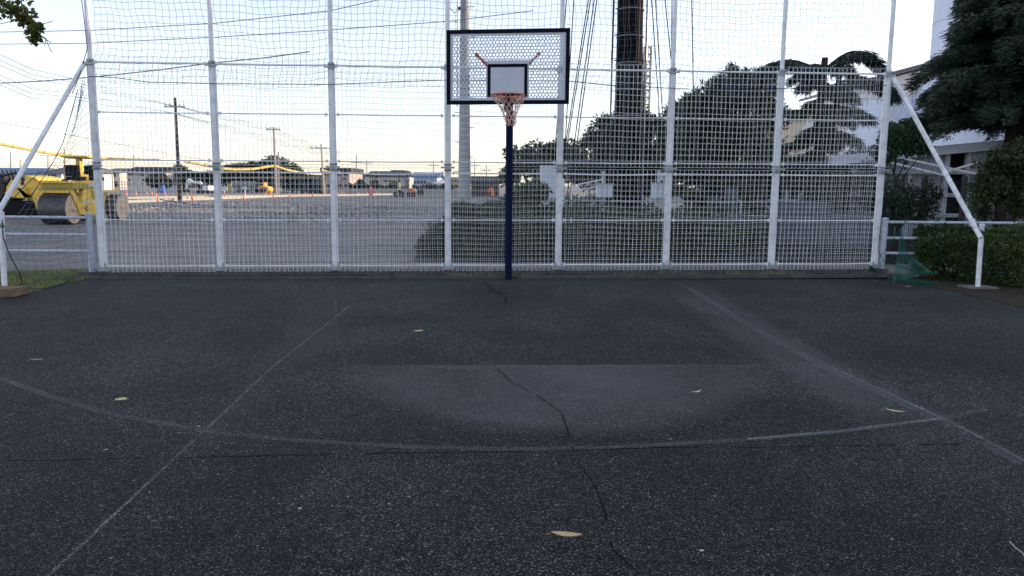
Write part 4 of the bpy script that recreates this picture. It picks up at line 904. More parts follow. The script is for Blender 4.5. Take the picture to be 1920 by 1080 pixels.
dg = bpy.context.evaluated_depsgraph_get(); me = bpy.data.meshes.new_from_object(to.evaluated_get(dg)); bpy.data.objects.remove(to)
me.materials.clear(); me.materials.append(DKMET)
to = bpy.data.objects.new('lettering', me); col.objects.link(to); to.parent = root; to.location = Vector((X+.086, y0_+.25, .42))-Vector(root.location); to.rotation_euler = (R(90), 0, R(90))
mb = MB(); mb.extr([(X+.082, y0_+.2, .78), (X+.082, y1_-.15, .78), (X+.082, y1_-.15, .70), (X+.082, y0_+.2, .70)], (.005, 0, 0)); mb.build('side_stripe', mat('faded_decal', (.62, .60, .5), .5), root)
mb = MB(); mb.box(X-.85, X-.2, y0_+.1, y1_+.2, .18, .30); mb.build('undercarriage', DKMET, root)

# asphalt paver -----------------------------------------------------------
D = 31.5
def prof(name, pts, m, dep=2.0, d0=0., root=None):
    mb = MB(); mb.extr([P(px, py, D+d0) for px, py in pts][::-1], (0, dep, 0)); return mb.build(name, m, root)
c = P(40, 400, D); root = empty('asphalt_paver', (c.x, D, 0), 'yellow asphalt paver with black tracks at the left edge of the lot', 'paver')
prof('hopper', [(20, 338), (46, 352), (47, 372), (90, 376), (76, 392), (60, 372), (30, 370), (10, 366), (12, 350)], M_Y, 2.0, -.2, root)
prof('engine_cover', [(47, 329), (66, 333), (70, 338), (95, 342), (117, 350), (117, 356), (80, 359), (78, 378), (60, 366), (47, 362)], M_Y, 1.8, 0., root)
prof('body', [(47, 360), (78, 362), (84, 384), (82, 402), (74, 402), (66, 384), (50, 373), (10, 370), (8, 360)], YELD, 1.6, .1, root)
prof('track', [(-10, 378), (50, 376), (70, 386), (76, 402), (70, 410), (-10, 410)], RUBB, .5, -.1, root)
prof('track', [(-10, 378), (50, 376), (70, 386), (76, 402), (70, 408), (-10, 408)], RUBB, .5, 1.6, root)
prof('arm', [(60, 366), (67, 368), (77, 396), (71, 399)], M_Y, .15, -.35, root)
prof('counter_frame', [(-30, 322), (6, 326), (10, 345), (4, 372), (-30, 385)], DKMET, 1.8, .1, root)
mb = MB(); mb.tube([P(2, 330, D), P(30, 324, D), P(44, 336, D), P(40, 350, D)], .05, 6); mb.tube([P(5, 342, D-.1), P(22, 344, D-.1), P(32, 350, D-.1)], .07, 6)
for i in range(5): mb.tube([P(4+8*i, 318, D+.5), P(8+8*i, 330, D+.5), P(14+6*i, 340, D+.4)], .035, 5)
mb.build('hydraulic_hose', DKMET, root)
prof('lamp', [(63, 335), (68, 335), (68, 339), (63, 339)], mat('amber_lamp', (.6, .15, .03), .3), .12, -.15, root)
prof('seat', [(116, 336), (121, 336), (121, 343), (116, 343)], RUBB, .3, .4, root)
prof('plate', [(26, 345), (44, 351), (44, 353), (26, 352)], mat('decal_white', (1, 1, 1)), .02, -.25, root)
# shadow-side tyre heap further left
# ------------------------------------------------------------------ far lot: kerbs, cones, machines
def groundbar(p0, p1, w_, h, name, label, m, cat):
    a, b_ = G(*p0), G(*p1); t = (b_-a); t.z = 0; t.normalize(); s = Vector((-t.y, t.x, 0)); a.z = b_.z = -.05
    mb = MB(); mb.extr([a-s*w_/2, b_-s*w_/2, b_+s*w_/2, a+s*w_/2], (0, 0, h+.05)); tag(mb.build(name, m), label, cat)
LK = mat('lit_white_kerb', (.42, .40, .35), .7, 0, .1, 1)
groundbar((236, 379), (560, 367), .35, .14, 'edge_beam', 'nearer long pale concrete edge beam across the gravel lot', LK, 'beam')
groundbar((236, 372), (840, 363.5), .4, .16, 'edge_beam', 'farther long pale concrete edge beam across the gravel lot', LK, 'beam')
mb0 = None
def cone_mesh(root):
    mb = MB(); mb.lathe([(.17, 0), (.17, .03), (.12, .031), (.03, .62), (.03, .7), (.01, .71)], (0, 0, 0), 10); o = mb.build('body', ORANGE); o.parent = root
    mb = MB(); mb.lathe([(.0905, .28), (.072, .42)], (0, 0, 0), 10); 
    mb = MB(); mb.lathe([(.097, .24), (.076, .40)], (0, 0, 0), 10); o = mb.build('stripe', mat('cone_band', (.7, .45, .35), .6)); o.parent = root
c0 = None
cones = [(296, 377), (293, 370), (352, 372), (361, 376), (385, 373), (422, 372), (457, 374), (513, 372), (543, 369), (586, 370), (621, 366), (560, 367), (573, 366), (660, 364), (672, 365), (681, 364), (688, 365), (707, 365), (729, 363), (750, 363), (800, 363), (817, 364), (860, 364), (237, 367), (255, 366), (276, 365), (285, 365), (310, 366), (332, 366), (633, 366), (645, 365), (498, 367), (508, 366), (640, 363)]
cones.sort()
U_ = 'first second third fourth fifth sixth seventh eighth ninth tenth eleventh twelfth thirteenth fourteenth fifteenth sixteenth seventeenth eighteenth nineteenth'.split()
NTH = U_+['twentieth']+['twenty-'+u for u in U_[:9]]+['thirtieth']+['thirty-'+u for u in U_[:9]]
for i, (px, py) in enumerate(cones):
    p = G(px, py)
    if c0 is None:
        c0 = empty('traffic_cone', (0, 0, 0), 'orange traffic cone standing along the far side of the gravel lot', 'traffic cone', 'traffic cones across the lot'); cone_mesh(c0); o = c0
    else: o = copy_thing(c0)
    o['label'] = NTH[i]+' orange traffic cone from the left along the far lot edge'; o.location = (p.x, p.y, -.05); k = .85; o.scale = (k, k, k)
# banner sign
p = G(695, 370); root = empty('banner_flag', p, 'narrow pink red vertical banner standing on the lot', 'banner')
a, b_ = P(692.5, 350, p.y), P(699, 350, p.y); z0 = P(695, 368, p.y).z
mb = MB(); mb.box(a.x, b_.x, p.y, p.y+.04, z0+.1, a.z); mb.build('cloth', mat('banner_pink', (.75, .10, .16), .7), root)
mb = MB()
for i, z in enumerate((.15, .32, .5, .68, .84)):
    zz = z0+.1+(a.z-z0-.1)*z; mb.box(a.x+.10, b_.x-.10, p.y-.012, p.y-.003, zz-.055, zz-.025); mb.box((a.x+b_.x)/2-.02, (a.x+b_.x)/2+.02, p.y-.012, p.y-.003, zz-.02, zz+.045); mb.box(a.x+.14, b_.x-.14, p.y-.012, p.y-.003, zz+.05, zz+.075)
mb.build('lettering', mat('banner_white', (.7, .5, .5), .7), root)
mb = MB(); mb.tube([(a.x-.03, p.y, 0), (a.x-.03, p.y, a.z+.1)], .02, 6); mb.build('pole', DKMET, root)
def quickbox(name, px0, px1, py0, py1, D, dep, m, root):
    a, b_ = P(px0, py0, D), P(px1, py1, D); mb = MB(); mb.box(min(a.x, b_.x), max(a.x, b_.x), D, D+dep, max(b_.z, -.05), a.z); return mb.build(name, m, root)
def qpoly(name, pts, D, dep, m, root):
    mb = MB(); mb.extr([P(px, py, D) for px, py in pts][::-1], (0, dep, 0)); return mb.build(name, m, root)
# excavator
D = 105; c = P(370, 360, D); root = empty('white_excavator', (c.x, D, 0), 'white excavator with its arm folded down on the far side of the lot', 'excavator')
WM = mat('machine_white', (.7, .72, .75), .5)
qpoly('boom', [(349, 338), (353, 335), (360, 339), (374, 340), (378, 343), (377, 346), (368, 344), (356, 343), (352, 347)], D, .5, WM, root)
qpoly('dipper', [(349, 338), (353, 345), (349, 357), (346, 357)], D, .4, WM, root); qpoly('bucket', [(344, 353), (350, 355), (351, 360), (345, 361)], D, .9, DKMET, root)
quickbox('cab', 371, 380, 342, 356, D+.3, 1.4, GLASS, root); quickbox('counterweight', 379, 391, 348, 357, D, 2.2, WM, root); qpoly('track', [(368, 357), (391, 357), (393, 360), (390, 363), (369, 363), (366, 360)], D-.2, 2.4, DKMET, root)
# orange wheel loader
D = 110; c = P(495, 360, D); root = empty('wheel_loader', (c.x, D, 0), 'orange wheel loader parked in front of the dark tree mass', 'loader')
OM = mat('machine_orange', (.75, .33, .10), .5); OY = mat('machine_amber', (.85, .50, .06), .5)
qpoly('body', [(480, 352), (488, 348), (493, 347), (493, 360), (480, 358)], D, 2, OM, root); quickbox('cab', 487, 495, 342, 350, D+.2, 1.6, OM, root); quickbox('cab_window', 488, 494, 343.5, 348, D+.1, .09, GLASS, root)
qpoly('engine_cover', [(492, 348), (503, 351), (504, 358), (500, 362), (493, 362)], D-.2, 2.2, OY, root); quickbox('bucket', 476, 480, 352, 361, D-.2, 2.3, OM, root)
for px in (484, 496): q = P(px, 359, D); mb = MB(); mb.lathe([(.35, -.05), (.35, .35)], (q.x, D-.5, .45), 14, 'Y'); mb.build('wheel', RUBB, root)
# motorbike rider
D = 88; c = P(748, 362, D); root = empty('motorcycle', (c.x, D, 0), 'small dark motorcycle standing on the far edge of the lot', 'motorcycle')
s = D/F
for px in (742, 753): q = P(px, 361, D); mb = MB(); mb.lathe([(.26, -.06), (.33, -.04), (.33, .04), (.26, .06)], (q.x, D, .30), 16, 'Y'); mb.build('wheel', RUBB, root)
qpoly('body', [(743, 357), (747, 355), (752, 356), (754, 359), (749, 361), (744, 360)], D-.1, .3, DKMET, root)
mb = MB(); mb.tube([P(743, 361, D), P(745, 353, D), P(746, 352, D+.2)], .03, 5); mb.build('handlebar', GALV, root)
# rider as one skinned body
me = bpy.data.meshes.new('person'); o = bpy.data.objects.new('person', me); col.objects.link(o)
q = P(750, 360, D); bx_, bz_ = q.x, .05
J = [(0, .85, .13), (0, 1.1, .13), (-.03, 1.35, .15), (-.05, 1.5, .06), (-.07, 1.66, .11), (-.2, .75, .09), (-.3, .45, .06), (-.3, .12, .05), (-.28, 1.25, .05), (-.42, 1.15, .04)]
vs = [(x_, 0, z_) for x_, z_, r_ in J]; ed = [(0, 1), (1, 2), (2, 3), (3, 4), (0, 5), (5, 6), (6, 7), (2, 8), (8, 9)]
vs2 = vs+[(-.2, .18, .75), (-.3, .18, .45), (-.3, .18, .12)]; ed += [(0, 10), (10, 11), (11, 12)]
me.from_pydata(vs2, ed, []); me.update(); o.modifiers.new('skin', 'SKIN'); rads = [j[2] for j in J]+[.09, .06, .05]
for i, r_ in enumerate(rads): me.skin_vertices[0].data[i].radius = (r_, r_)
me.skin_vertices[0].data[0].use_root = True; ss = o.modifiers.new('sub', 'SUBSURF'); ss.levels = ss.render_levels = 1
me.materials.append(mat('pale_clothing', (.55, .48, .30), .8)); o.location = (bx_, D-.05, bz_); tag(o, 'person in pale clothing astride the dark motorcycle', 'person')
# red orange small machine
D = 86; c = P(771, 362, D); root = empty('small_tractor', (c.x, D, 0), 'small red and orange work vehicle right of the motorcycle', 'vehicle')
quickbox('body', 765, 773, 353, 359, D, 1.2, mat('machine_red', (.5, .10, .06), .5), root); qpoly('hood', [(772, 354), (777, 354), (779, 359), (777, 364), (774, 364), (773, 359)], D-.1, 1.3, mat('machine_orange2', (.85, .25, .08), .5), root)
for px in (767, 776): q = P(px, 361, D); mb = MB(); mb.lathe([(.28, -.1), (.28, .15)], (q.x, D-.15, .32), 14, 'Y'); mb.build('wheel', RUBB, root)
D = 60; c = P(921, 372, D); root = empty('small_tractor', (c.x, D, 0), 'small orange machine half hidden left of the hoop pole', 'vehicle')
quickbox('body', 916, 921, 358, 368, D, .8, DKMET, root); qpoly('hood', [(920, 351), (925, 352), (926, 366), (921, 368)], D-.1, .8, mat('machine_orange2', (1, 1, 1)), root); qpoly('cab', [(914, 355), (920, 351), (921, 360), (915, 364)], D, .6, mat('machine_red', (1, 1, 1)), root)
# panels, signs, boards
D = 112
for px0, px1, lb in ((284, 300, 'left grey site hoarding panel'), (308, 319, 'middle grey site hoarding panel'), (321, 332, 'right grey site hoarding panel')):
    a, b_ = P(px0, 348, D), P(px1, 348, D); mb = MB(); mb.box(a.x, b_.x, D, D+.1, 0, a.z)
    for i in range(4): xx = a.x+(b_.x-a.x)*(i+.5)/4; mb.box(xx-.03, xx+.03, D-.05, D-.004, .1, a.z-.1)
    tag(mb.build('site_hoarding', mat('hoarding_grey', (.5, .53, .58), .5)), lb+' on the far side of the lot', 'panel')
quick = MB(); a, b_ = P(426, 344, D), P(433, 344, D); quick.box(a.x, b_.x, D, D+.4, 0, a.z); tag(quick.build('plywood_sheet', WOOD), 'upright tan plywood sheet before the dark tree mass', 'board')
for px0, px1, py0, py1, lb in ((413, 427, 350, 358, 'white notice board on a post near the second fence post'), (454, 463, 350, 355, 'small white notice board left of the orange loader')):
    Dq = 80; a, b_ = P(px0, py0, Dq), P(px1, py1, Dq); root = empty('notice_board', ((a.x+b_.x)/2, Dq, 0), lb, 'sign'); mb = MB(); mb.box(a.x, b_.x, Dq, Dq+.04, b_.z, a.z); mb.build('board', mat('decal_white', (1, 1, 1)), root); mb = MB(); mb.tube([((a.x+b_.x)/2, Dq+.06, 0), ((a.x+b_.x)/2, Dq+.06, b_.z+.1)], .04, 6); mb.build('post', GALV, root)
D = 100; c = P(306, 364, D); mb = MB(); mb.lathe([(.25, 0), (.28, .1), (.28, 1.0), (.25, 1.05)], (c.x, D, 0), 14); tag(mb.build('blue_drum', mat('blue_plastic', (.02, .12, .5), .4)), 'upright blue plastic drum by the grey hoarding panels', 'drum')
# tilted sawhorse debris near gravel (x340,y372..385)
D = 50; mb = MB(); 
for q0, q1 in (((300, 374), (352, 382)), ((306, 374), (312, 402)), ((311, 375), (313, 402)), ((312, 402), (340, 400)), ((300, 374), (318, 377))): mb.tube([P(*q0, D), P(*q1, D)], .035, 5)
tag(mb.build('bent_barrier', DKMET), 'dark bent metal barrier lying on the gravel left of the second post', 'barrier')
# gravel heaps
k = 9000; a0 = rng.uniform(-34, 4, k); b0_ = rng.uniform(30, 56, k); pp = np.stack([a0, b0_, np.full(k, -.05)], 1); pp = pp[(np.sin(a0*.5)+np.sin(b0_*.9+a0*.2)) > -.3]
dd = rand_dirs(len(pp)); dd[:, 2] = abs(dd[:, 2])*.5; tag(quads('stones', leaf_quads(pp, dd, .10+.16*rng.random(len(pp)), .10+.08*rng.random(len(pp))), mat('grey_stone', (.27, .265, .26), .9, 0, .4, 1)), 'loose grey stones strewn over the gravel lot', 'stones', kind='stuff')

# ------------------------------------------------------------------ poles and wires
def upole(px, py_top, py_b, label, r=.15, arms=(), D=None, m=None, lean=0):
    p = G(px+lean, py_b) if D is None else Vector((P(px+lean, py_b, D).x, D, 0)); D = p.y; t = P(px, py_top, D)
    root = empty('utility_pole', (p.x, D, 0), label, 'utility pole'); mb = MB(); mb.tube([(p.x, D, -.05), t], [r, r*.65], 10); mb.build('shaft', m or CABLE, root, True)
    for z_, w_ in arms:
        q = P(px, z_, D); mb = MB(); mb.box(q.x-w_, q.x+w_, D-.08, D+.02, q.z-.06, q.z+.06); mb.build('crossarm', GALV, root)
        for sx in (-.9, -.45, .45, .9): mb = MB(); mb.lathe([(.06, 0), (.08, .1), (.05, .2)], (q.x+sx*w_, D-.03, q.z+.06), 6); mb.build('insulator', GALV, root)
    return t
t1 = upole(328, 183, 376, 'dark slender utility pole with a crossarm left of the second post', .17, ((200, .85),), m=mat('dark_pole', (.035, .033, .035), .7), lean=9)
POLB = mat('tan_pole', (.42, .34, .28), .8)
t2 = upole(513, 238, 368, 'pale pole in front of the dark tree mass', .16, ((243, .8),), m=POLB, lean=5)
upole(522, 285, 366, 'thin grey pole just right of the pale one', .14, (), m=mat('grey_pole', (.32, .31, .32), .8))
t3 = upole(602, 270, 366, 'pale leaning pole left of the brown apartment house', .16, ((278, 1.4),), m=POLB, lean=6)
upole(668, 290, 362, 'grey pole right of the brown apartment house', .14, ((305, 1.0),), D=140, m=mat('grey_pole', (1, 1, 1)))
upole(688, 300, 358, 'grey pole left of the solar roofed house', .14, ((306, 1.2),), D=170, m=mat('grey_pole', (1, 1, 1)))
upole(813, 302, 356, 'grey pole behind the blue roofed house', .15, ((310, 1.2),), D=180, m=mat('grey_pole', (1, 1, 1)))
upole(890, 298, 372, 'thin pole right of the concrete pole', .10, ((310, 1.0),), D=150, m=mat('grey_pole', (1, 1, 1)))
upole(912, 310, 372, 'thin pole left of the hoop pole', .10, ((320, .9),), D=130, m=mat('grey_pole', (1, 1, 1)))
upole(38, 300, 350, 'thin far pole with one arm behind the paver', .16, ((300, 1.6),), D=190, m=mat('grey_pole', (1, 1, 1)))
upole(90, 291, 350, 'thin far pole with one arm left of the canopy', .16, ((292, 1.8),), D=170, m=mat('grey_pole', (1, 1, 1)))
upole(20, 285, 350, 'thin bare far mast near the left edge', .2, (), D=180, m=mat('grey_pole', (1, 1, 1)))
upole(121, 280, 350, 'tan far pole behind the roller seat', .16, (), D=110, m=POLB)
upole(250, 290, 350, 'thin far pole above the beige terraced house', .14, ((300, 1.3),), D=180, m=mat('grey_pole', (1, 1, 1)))
def wire(pts, label, D0, D1, r=.012, m=WIREFAR, group=None, name='power_line'):
    n = len(pts); mb = MB(); mb.tube([P(px, py, D0+(D1-D0)*i/(n-1)) for i, (px, py) in enumerate(pts)], r, 4, False); return tag(mb.build(name, m), label, 'wire', group)
wire([(-20, 60.5), (170, 57), (290, 50), (400, 44), (620, 20), (730, -5)], 'upper dark cable crossing the top left sky', 22, 22, .012)
wire([(-20, 83), (170, 81), (290, 75), (400, 70), (620, 56), (840, 40), (1000, 20)], 'second dark cable crossing the top left sky', 22, 22, .012)
wire([(-20, 157), (80, 152), (170, 145), (290, 132), (400, 118), (500, 108), (580, 97)], 'thick pale cable running from the left edge to above the second post', 20, 20, .018, mat('pale_cable', (.3, .28, .27), .7))
ORD = ['uppermost', 'second from the top', 'third from the top', 'fourth from the top', 'fifth from the top', 'lowest']
for i, (a0_, e) in enumerate(((101, 196), (112, 198), (121, 200), (140, 210), (150, 212), (159, 215))):
    wire([(-30, a0_-12), (60, a0_+21+(e-a0_)*.08), (150, a0_+(e-a0_)*.52), (240, a0_+(e-a0_)*.80), (325+((i % 3)-1)*8, e)], ORD[i]+' of the power lines sloping down to the dark slender pole', 40, t1.y, .018, group='power lines at the dark slender pole')
    wire([(325+((i % 3)-1)*8, e), (420, e+22+i), (500, e+40+i*2), (590, 272+i*3), (640, 285+i*2)], ORD[i]+' of the power lines running right from the dark slender pole', t1.y, 100, .024, group='power lines beyond the dark slender pole')
wire([(-20, 226), (90, 246), (190, 264), (300, 285), (400, 303), (600, 318)], 'single low cable behind the left brace', 50, 90, .025)
for y_ in (306, 311): wire([(-20, y_), (200, y_-1), (500, y_+2), (840, y_+3), (940, y_+4)], ('upper' if y_ == 306 else 'lower')+' faint horizontal line low in the sky behind the houses', 170, 170, .04, group='faint far lines')
# yellow cable guards
YG = mat('yellow_guard', (.62, .45, .12), .5)
def guard(pts, label, D0, D1, r):
    n = len(pts); P3 = [P(px, py, D0+(D1-D0)*i/(n-1)) for i, (px, py) in enumerate(pts)]; mb = MB(); mb.tube(P3, r, 8); o = tag(mb.build('cable_guard', YG, None, True), label, 'cable guard')
    rg = MB()
    for a, b_ in zip(P3[:-1], P3[1:]):
        for k in range(2): c = a.lerp(b_, .3+.5*k); t = (b_-a).normalized(); rg.tube([c-t*.04, c+t*.04], r*1.15, 8)
    rg.build('joint', mat('guard_joint', (.25, .15, .05), .6), o)
guard([(-20, 266), (12, 272), (42, 278), (90, 287), (140, 293), (190, 297), (240, 299), (300, 300)], 'thick yellow cable guard passing behind the roller canopy', 33, 52, .075)
guard([(345, 302), (375, 308), (405, 314)], 'short yellow cable guard left of the second post', 60, 62, .10)
guard([(405, 315), (440, 318), (475, 317), (512, 311)], 'sagging yellow cable guard against the dark tree mass', 62, 70, .11)
guard([(515, 311), (540, 319), (566, 324)], 'yellow cable guard sloping down right of the pale pole', 70, 78, .11)
guard([(603, 319), (618, 323), (640, 325)], 'short yellow cable guard in front of the brown apartment house', 78, 80, .11)
wire([(405, 333), (520, 332), (600, 332)], 'thin yellow line across the dark tree mass', 90, 90, .05, YG)

# ------------------------------------------------------------------ houses
def house(px0, px1, pye, pyr, D, label, wall, roofc, style='gable', dep=9, wins=(), name='house', side=None, ov=.5, base=None):
    a, b_ = P(px0, pye, D), P(px1, pye, D); x0, x1 = a.x, b_.x; ze = a.z; zr = P((px0+px1)/2, pyr, D).z
    root = empty(name, ((x0+x1)/2, D, 0), label, 'house'); mb = MB()
    mb.box(x0, x1, D, D+dep, -.05, ze)
    if style == 'end': mb.extr([(x1-.01, D, ze), (x1-.01, D+dep/2, zr-.2), (x1-.01, D+dep, ze)], (-.2, 0, 0))
    mb.build('wall', wall, root); mb = MB()
    if style == 'gable':     # ridge along x
        for sg in (0, 1):
            y0 = D-ov if sg == 0 else D+dep+ov; ym = D+dep/2
            mb.extr([(x0-ov, y0, ze), (x0-ov, ym, zr), (x0-ov, ym, zr+.25), (x0-ov, y0, ze+.25)], (x1-x0+2*ov, 0, 0))
        g2 = MB()
    elif style == 'hip':
        ii = min((x1-x0)*.42, dep*.5)
        V = [(x0-ov, D-ov, ze), (x1+ov, D-ov, ze), (x1+ov, D+dep+ov, ze), (x0-ov, D+dep+ov, ze), (x0+ii, D+dep/2, zr), (x1-ii, D+dep/2, zr)]
        mb.add(V, [(0, 1, 5, 4), (1, 2, 5), (2, 3, 4, 5), (3, 0, 4), (3, 2, 1, 0)])
    elif style == 'flat': mb.box(x0-.2, x1+.2, D-.2, D+dep+.2, ze+.003, max(zr, ze+.3))
    elif style == 'shed': mb.extr([(x0-ov, D-ov, ze), (x0-ov, D+dep, zr), (x0-ov, D+dep, zr-.5), (x0-ov, D-ov, ze-.3)], (x1-x0+2*ov, 0, 0))
    if style == 'gable': mb.extr([(x0, D, ze), (x0, D+dep/2, zr-.05), (x0, D+dep, ze)], (.01, 0, 0)); mb.extr([(x1, D, ze), (x1, D+dep/2, zr-.05), (x1, D+dep, ze)], (-.01, 0, 0))
    mb.build('roof', roofc, root)
    for (wx0, wx1, wy0, wy1) in wins:
        q0, q1 = P(wx0, wy0, D), P(wx1, wy1, D); mb = MB(); mb.box(q0.x, q1.x, D-.06, D-.005, q1.z, q0.z); mb.build('window', GLASS, root)
    return root
BE = mat('beige_wall', (.50, .45, .40), .8, 0, .06, .5); WH = mat('white_wall', (.58, .60, .63), .8, 0, .05, .5); PK = mat('pinkish_wall', (.42, .33, .31), .8, 0, .08, .5)
LB = mat('light_blue_wall', (.42, .50, .64), .7, 0, .05, .5); CR = mat('cream_wall_far', (.58, .53, .44), .8, 0, .06, .5)
DR = mat('dark_roof_tile', (.05, .052, .06), .95, 0, .2, .6); BR = mat('blue_roof_sheet', (.10, .19, .34), .95, 0, .1, .6); GR = mat('grey_roof_tile', (.12, .12, .125), .95, 0, .15, .6)
house(-40, 62, 326, 316, 150, 'wide blue roofed building behind the paver', WH, BR, 'gable', 12, ((10, 18, 332, 338),))
house(62, 115, 325, 313, 130, 'white house with a dark hipped roof left of the roller', WH, GR, 'hip', 11, ((90, 94, 327, 331), (96, 100, 327, 331), (102, 105, 327, 331), (104, 114, 344, 350)))
house(141, 186, 325, 314, 135, 'white house with a grey hipped roof behind the roller canopy', WH, GR, 'hip', 10, ((150, 155, 328, 332),))
house(196, 224, 324, 317, 140, 'house with grey roof tucked left of the beige terrace', BE, GR, 'gable', 10, ((205, 209, 328, 332), (213, 217, 328, 332), (210, 222, 340, 350)))
hb = house(238, 309, 324, 315, 120, 'beige two storey terrace with solar panels on its dark roof', BE, DR, 'gable', 8, ((242, 245, 326, 329), (247, 249, 326, 329), (261, 264, 327, 330), (266, 269, 327, 330), (241, 244, 336, 339), (238, 241, 343, 347), (243, 246, 343, 347), (251, 256, 342, 346), (266, 268, 342, 346)))
mb = MB()
for i in range(8): a = P(241+i*8.6, 322.5, 119.6); 
for i in range(8):
    q0, q1 = P(241+i*8.4, 323, 119.4), P(246.5+i*8.4, 323, 119.4); y0_, y1_ = 119.7, 123.0
    za, zc_ = P(270, 324, 120).z, P(270, 315, 120).z
    def rz2(y): return za+(zc_-za)*(y-119.5)/4.5+.32
    mb.extr([(q0.x, y0_, rz2(y0_)), (q1.x, y0_, rz2(y0_)), (q1.x, y1_, rz2(y1_)), (q0.x, y1_, rz2(y1_))], (0, 0, .06))
mb.build('solar_panel', mat('solar_glass', (.02, .03, .06), .75), hb)
house(584, 603, 336, 328, 118, 'dark narrow house left of the brown apartment house', mat('slate_wall', (.10, .10, .13), .8), DR, 'flat', 9, ((588, 594, 338, 343),))
house(603, 655, 322, 314.5, 115, 'brown pink three storey apartment house behind the third post', PK, DR, 'flat', 10, ((606, 614, 326, 329), (618, 624, 326, 329), (632, 640, 326, 329), (644, 651, 326, 329), (612, 617, 345, 350), (619, 625, 345, 350), (634, 641, 345, 350), (645, 652, 345, 350), (607, 612, 334, 337), (640, 650, 334, 337)))
house(655, 664, 334, 328, 122, 'low dark annexe right of the brown apartment house', mat('slate_wall', (1, 1, 1)), DR, 'flat', 8)
house(672, 692, 331, 326, 170, 'small cream house behind the pink banner', CR, GR, 'flat', 10, ((676, 679, 333, 336), (681, 684, 333, 336)))
hb = house(692, 758, 331, 323, 130, 'cream house with a long row of roof panels', CR, DR, 'gable', 9, ((704, 706, 332, 335), (720, 725, 338, 341), (728, 733, 338, 341), (736, 741, 338, 341), (745, 750, 338, 341), (748, 750, 333, 336), (705, 709, 346, 351), (731, 736, 345, 350), (742, 747, 345, 350)))
mb = MB()
for i in range(11):
    q0, q1 = P(692+i*6, 330, 129), P(696.8+i*6, 330, 129); za, zc_ = P(725, 331, 130).z, P(725, 323, 130).z
    def rz3(y): return za+(zc_-za)*(y-129.5)/5.0+.32
    mb.extr([(q0.x, 129.7, rz3(129.7)), (q1.x, 129.7, rz3(129.7)), (q1.x, 133.6, rz3(133.6)), (q0.x, 133.6, rz3(133.6))], (0, 0, .06))
mb.build('solar_panel', mat('solar_glass', (1, 1, 1)), hb)
house(735, 757, 322, 319, 140, 'small upper storey with dark roof behind the roof panels', CR, DR, 'flat', 6)
house(776, 819, 333, 325, 128, 'light blue house with a blue curved roof', LB, BR, 'gable', 9, ((776, 780, 339, 345), (782, 786, 339, 345), (788, 792, 339, 345), (794, 799, 339, 345), (809, 812, 335, 338)))
house(818, 832, 344, 337, 126, 'small pale gabled house right of the light blue house', WH, WH, 'hip', 6)
house(833, 862, 340, 334, 160, 'low tan house behind the fourth post', CR, GR, 'gable', 9)
house(884, 934, 340, 329, 95, 'dark brown building left of the hoop pole', mat('dark_brown_wall', (.06, .05, .05), .8), DR, 'shed', 8, ((890, 897, 345, 350), (903, 910, 345, 350)))
house(862, 880, 345, 340, 150, 'tiny pale house behind the concrete pole', CR, GR, 'gable', 8)
# retaining wall and parked lorry shape
mb = MB(); a, b_ = P(655, 356, 108), P(930, 354, 108); mb.box(a.x, b_.x, 108, 108.4, -.05, P(700, 354, 108).z); tag(mb.build('boundary_wall', CONCL), 'low pale concrete boundary wall in front of the right hand houses', 'wall')
mb = MB(); a, b_ = P(782, 351, 100), P(793, 351, 100); mb.box(a.x, b_.x, 100, 101.5, .2, a.z); mb.box(a.x+.1, b_.x-.1, 100.1, 101.4, -.05, .2); tag(mb.build('dark_container', DKMET), 'dark container right of the small red work vehicle', 'container')
mb = MB(); a, b_ = P(224, 352, 114), P(300, 352, 114)
for i in range(16): x = a.x+(b_.x-a.x)*i/15; mb.box(x-.04, x+.04, 114, 114.08, 0, 1.6)
for z in (.5, 1.0, 1.5): mb.box(a.x, b_.x, 113.95, 113.99, z, z+.06)
tag(mb.build('site_fence', GALV), 'low grey site fence in front of the beige terrace', 'fence')
mb = MB(); a, b_ = P(434, 356, 114), P(480, 352, 114)
for i in range(14): x = a.x+(b_.x-a.x)*i/13; mb.box(x-.05, x+.05, 114, 114.08, 0, 1.7)
for z in (.5, 1.1, 1.6): mb.box(a.x, b_.x, 113.95, 113.99, z, z+.08)
tag(mb.build('site_fence', GALV), 'low grey site fence between plywood sheet and loader', 'fence')
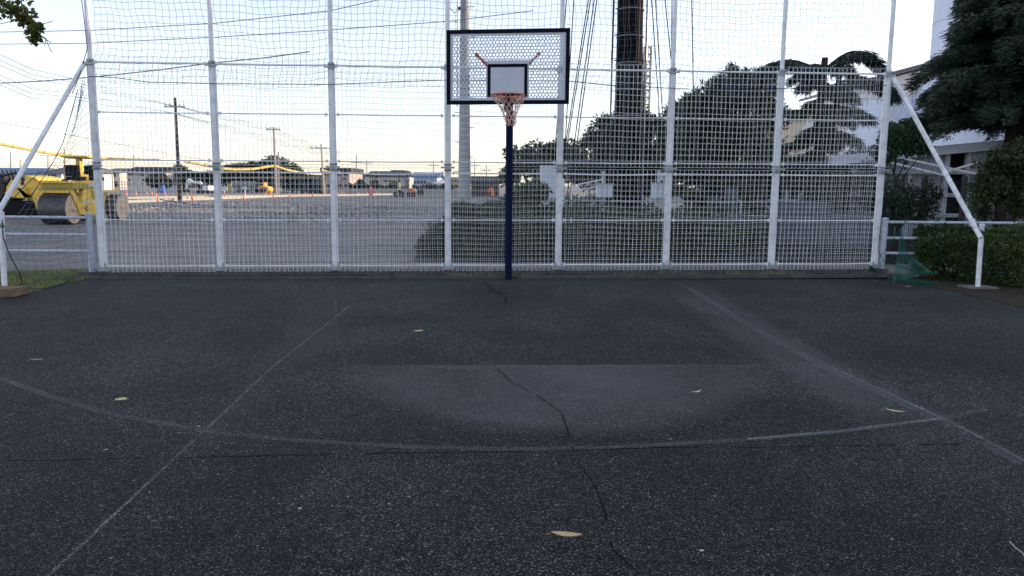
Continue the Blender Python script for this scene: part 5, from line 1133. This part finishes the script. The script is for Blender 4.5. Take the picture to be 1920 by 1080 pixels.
# far trees
D = 125
FT = leafmat('far_tree_leaves', (0.0112, 0.0238, 0.0066), (0.0350, 0.0560, 0.0154), .2, .15)
tree('grove_tree', (P(505, 340, D).x, D, 0), 7, [PC(515, 305, D, 22, 13), PC(490, 316, D, 26, 12), PC(545, 322, D, 24, 16), PC(500, 338, D, 36, 20), PC(550, 342, D, 30, 16)], 9000, .45, .25, FT, 'tall domed dark tree behind the orange loader', .3, group='dark grove')
tree('grove_tree', (P(445, 340, D).x, D, 0), 5, [PC(440, 318, D, 22, 9), PC(465, 316, D, 22, 9), PC(430, 334, D, 26, 16), PC(465, 338, D, 34, 20)], 7000, .45, .25, FT, 'broad dark tree left of the domed one', .3, group='dark grove')
tree('grove_tree', (P(345, 340, D).x, D, 0), 5, [PC(340, 320, D, 12, 8), PC(330, 332, D, 18, 14), PC(362, 334, D, 24, 13), PC(395, 336, D, 24, 13)], 6000, .45, .25, FT, 'dark tree right of the slender utility pole', .3, group='dark grove')
tree('grove_tree', (P(575, 350, D).x, D, 0), 3.5, [PC(575, 340, D, 18, 14), PC(592, 346, D, 12, 10)], 2500, .4, .25, FT, 'low dark tree left of the brown apartment house', .2)
D = 108
tree('street_bush_tree', (P(298, 350, D).x, D, 0), 3.2, [PC(296, 334, D, 16, 10), PC(290, 342, D, 14, 8), PC(312, 342, D, 14, 8)], 3000, .35, .2, MIDG, 'lit green tree in front of the beige terrace', .15)
for px, py, r_, lb in ((702, 345, 8, 'dark garden tree before the cream panelled house'), (738, 347, 6, 'small dark shrub before the cream panelled house'), (676, 346, 9, 'dark garden shrub right of the brown apartment house'), (838, 350, 10, 'dark garden shrub behind the fourth post'), (806, 351, 9, 'dark low shrub under the light blue house')):
    tree('garden_tree', (P(px, 350, 110).x, 110, 0), 1.6, [PC(px, py, 110, r_, r_*.8), PC(px+r_*.6, py+4, 110, r_*.7, r_*.6)], 900, .3, .18, FT, lb, .1)
tree('far_woodland', (P(20, 345, 200).x, 200, 0), 4, [PC(120, 345, 200, 20, 5), PC(230, 343, 200, 22, 6), PC(640, 345, 200, 24, 5)], 1500, .5, .3, FT, 'thin strip of distant dark trees between the houses', .2)
tag(bpy.data.objects['far_woodland'], kind='stuff')

for px0, px1, py0, lb in ((655, 692, 347, 'dark garden hedge between the brown and the cream house'), (696, 758, 350, 'dark garden hedge along the foot of the cream panelled house'), (776, 838, 350, 'dark garden hedge along the foot of the light blue house'), (838, 932, 350, 'dark hedge behind the concrete pole'), (566, 603, 347, 'dark hedge left of the brown apartment house')):
    a, b_ = P(px0, py0, 111), P(px1, py0, 111); hedge('garden_hedge', [Vector((a.x, 111, 0)), Vector((b_.x, 111, 0)), Vector((b_.x, 112, 0)), Vector((a.x, 112, 0))], a.z+.05, 900, .3, .2, FT, lb)
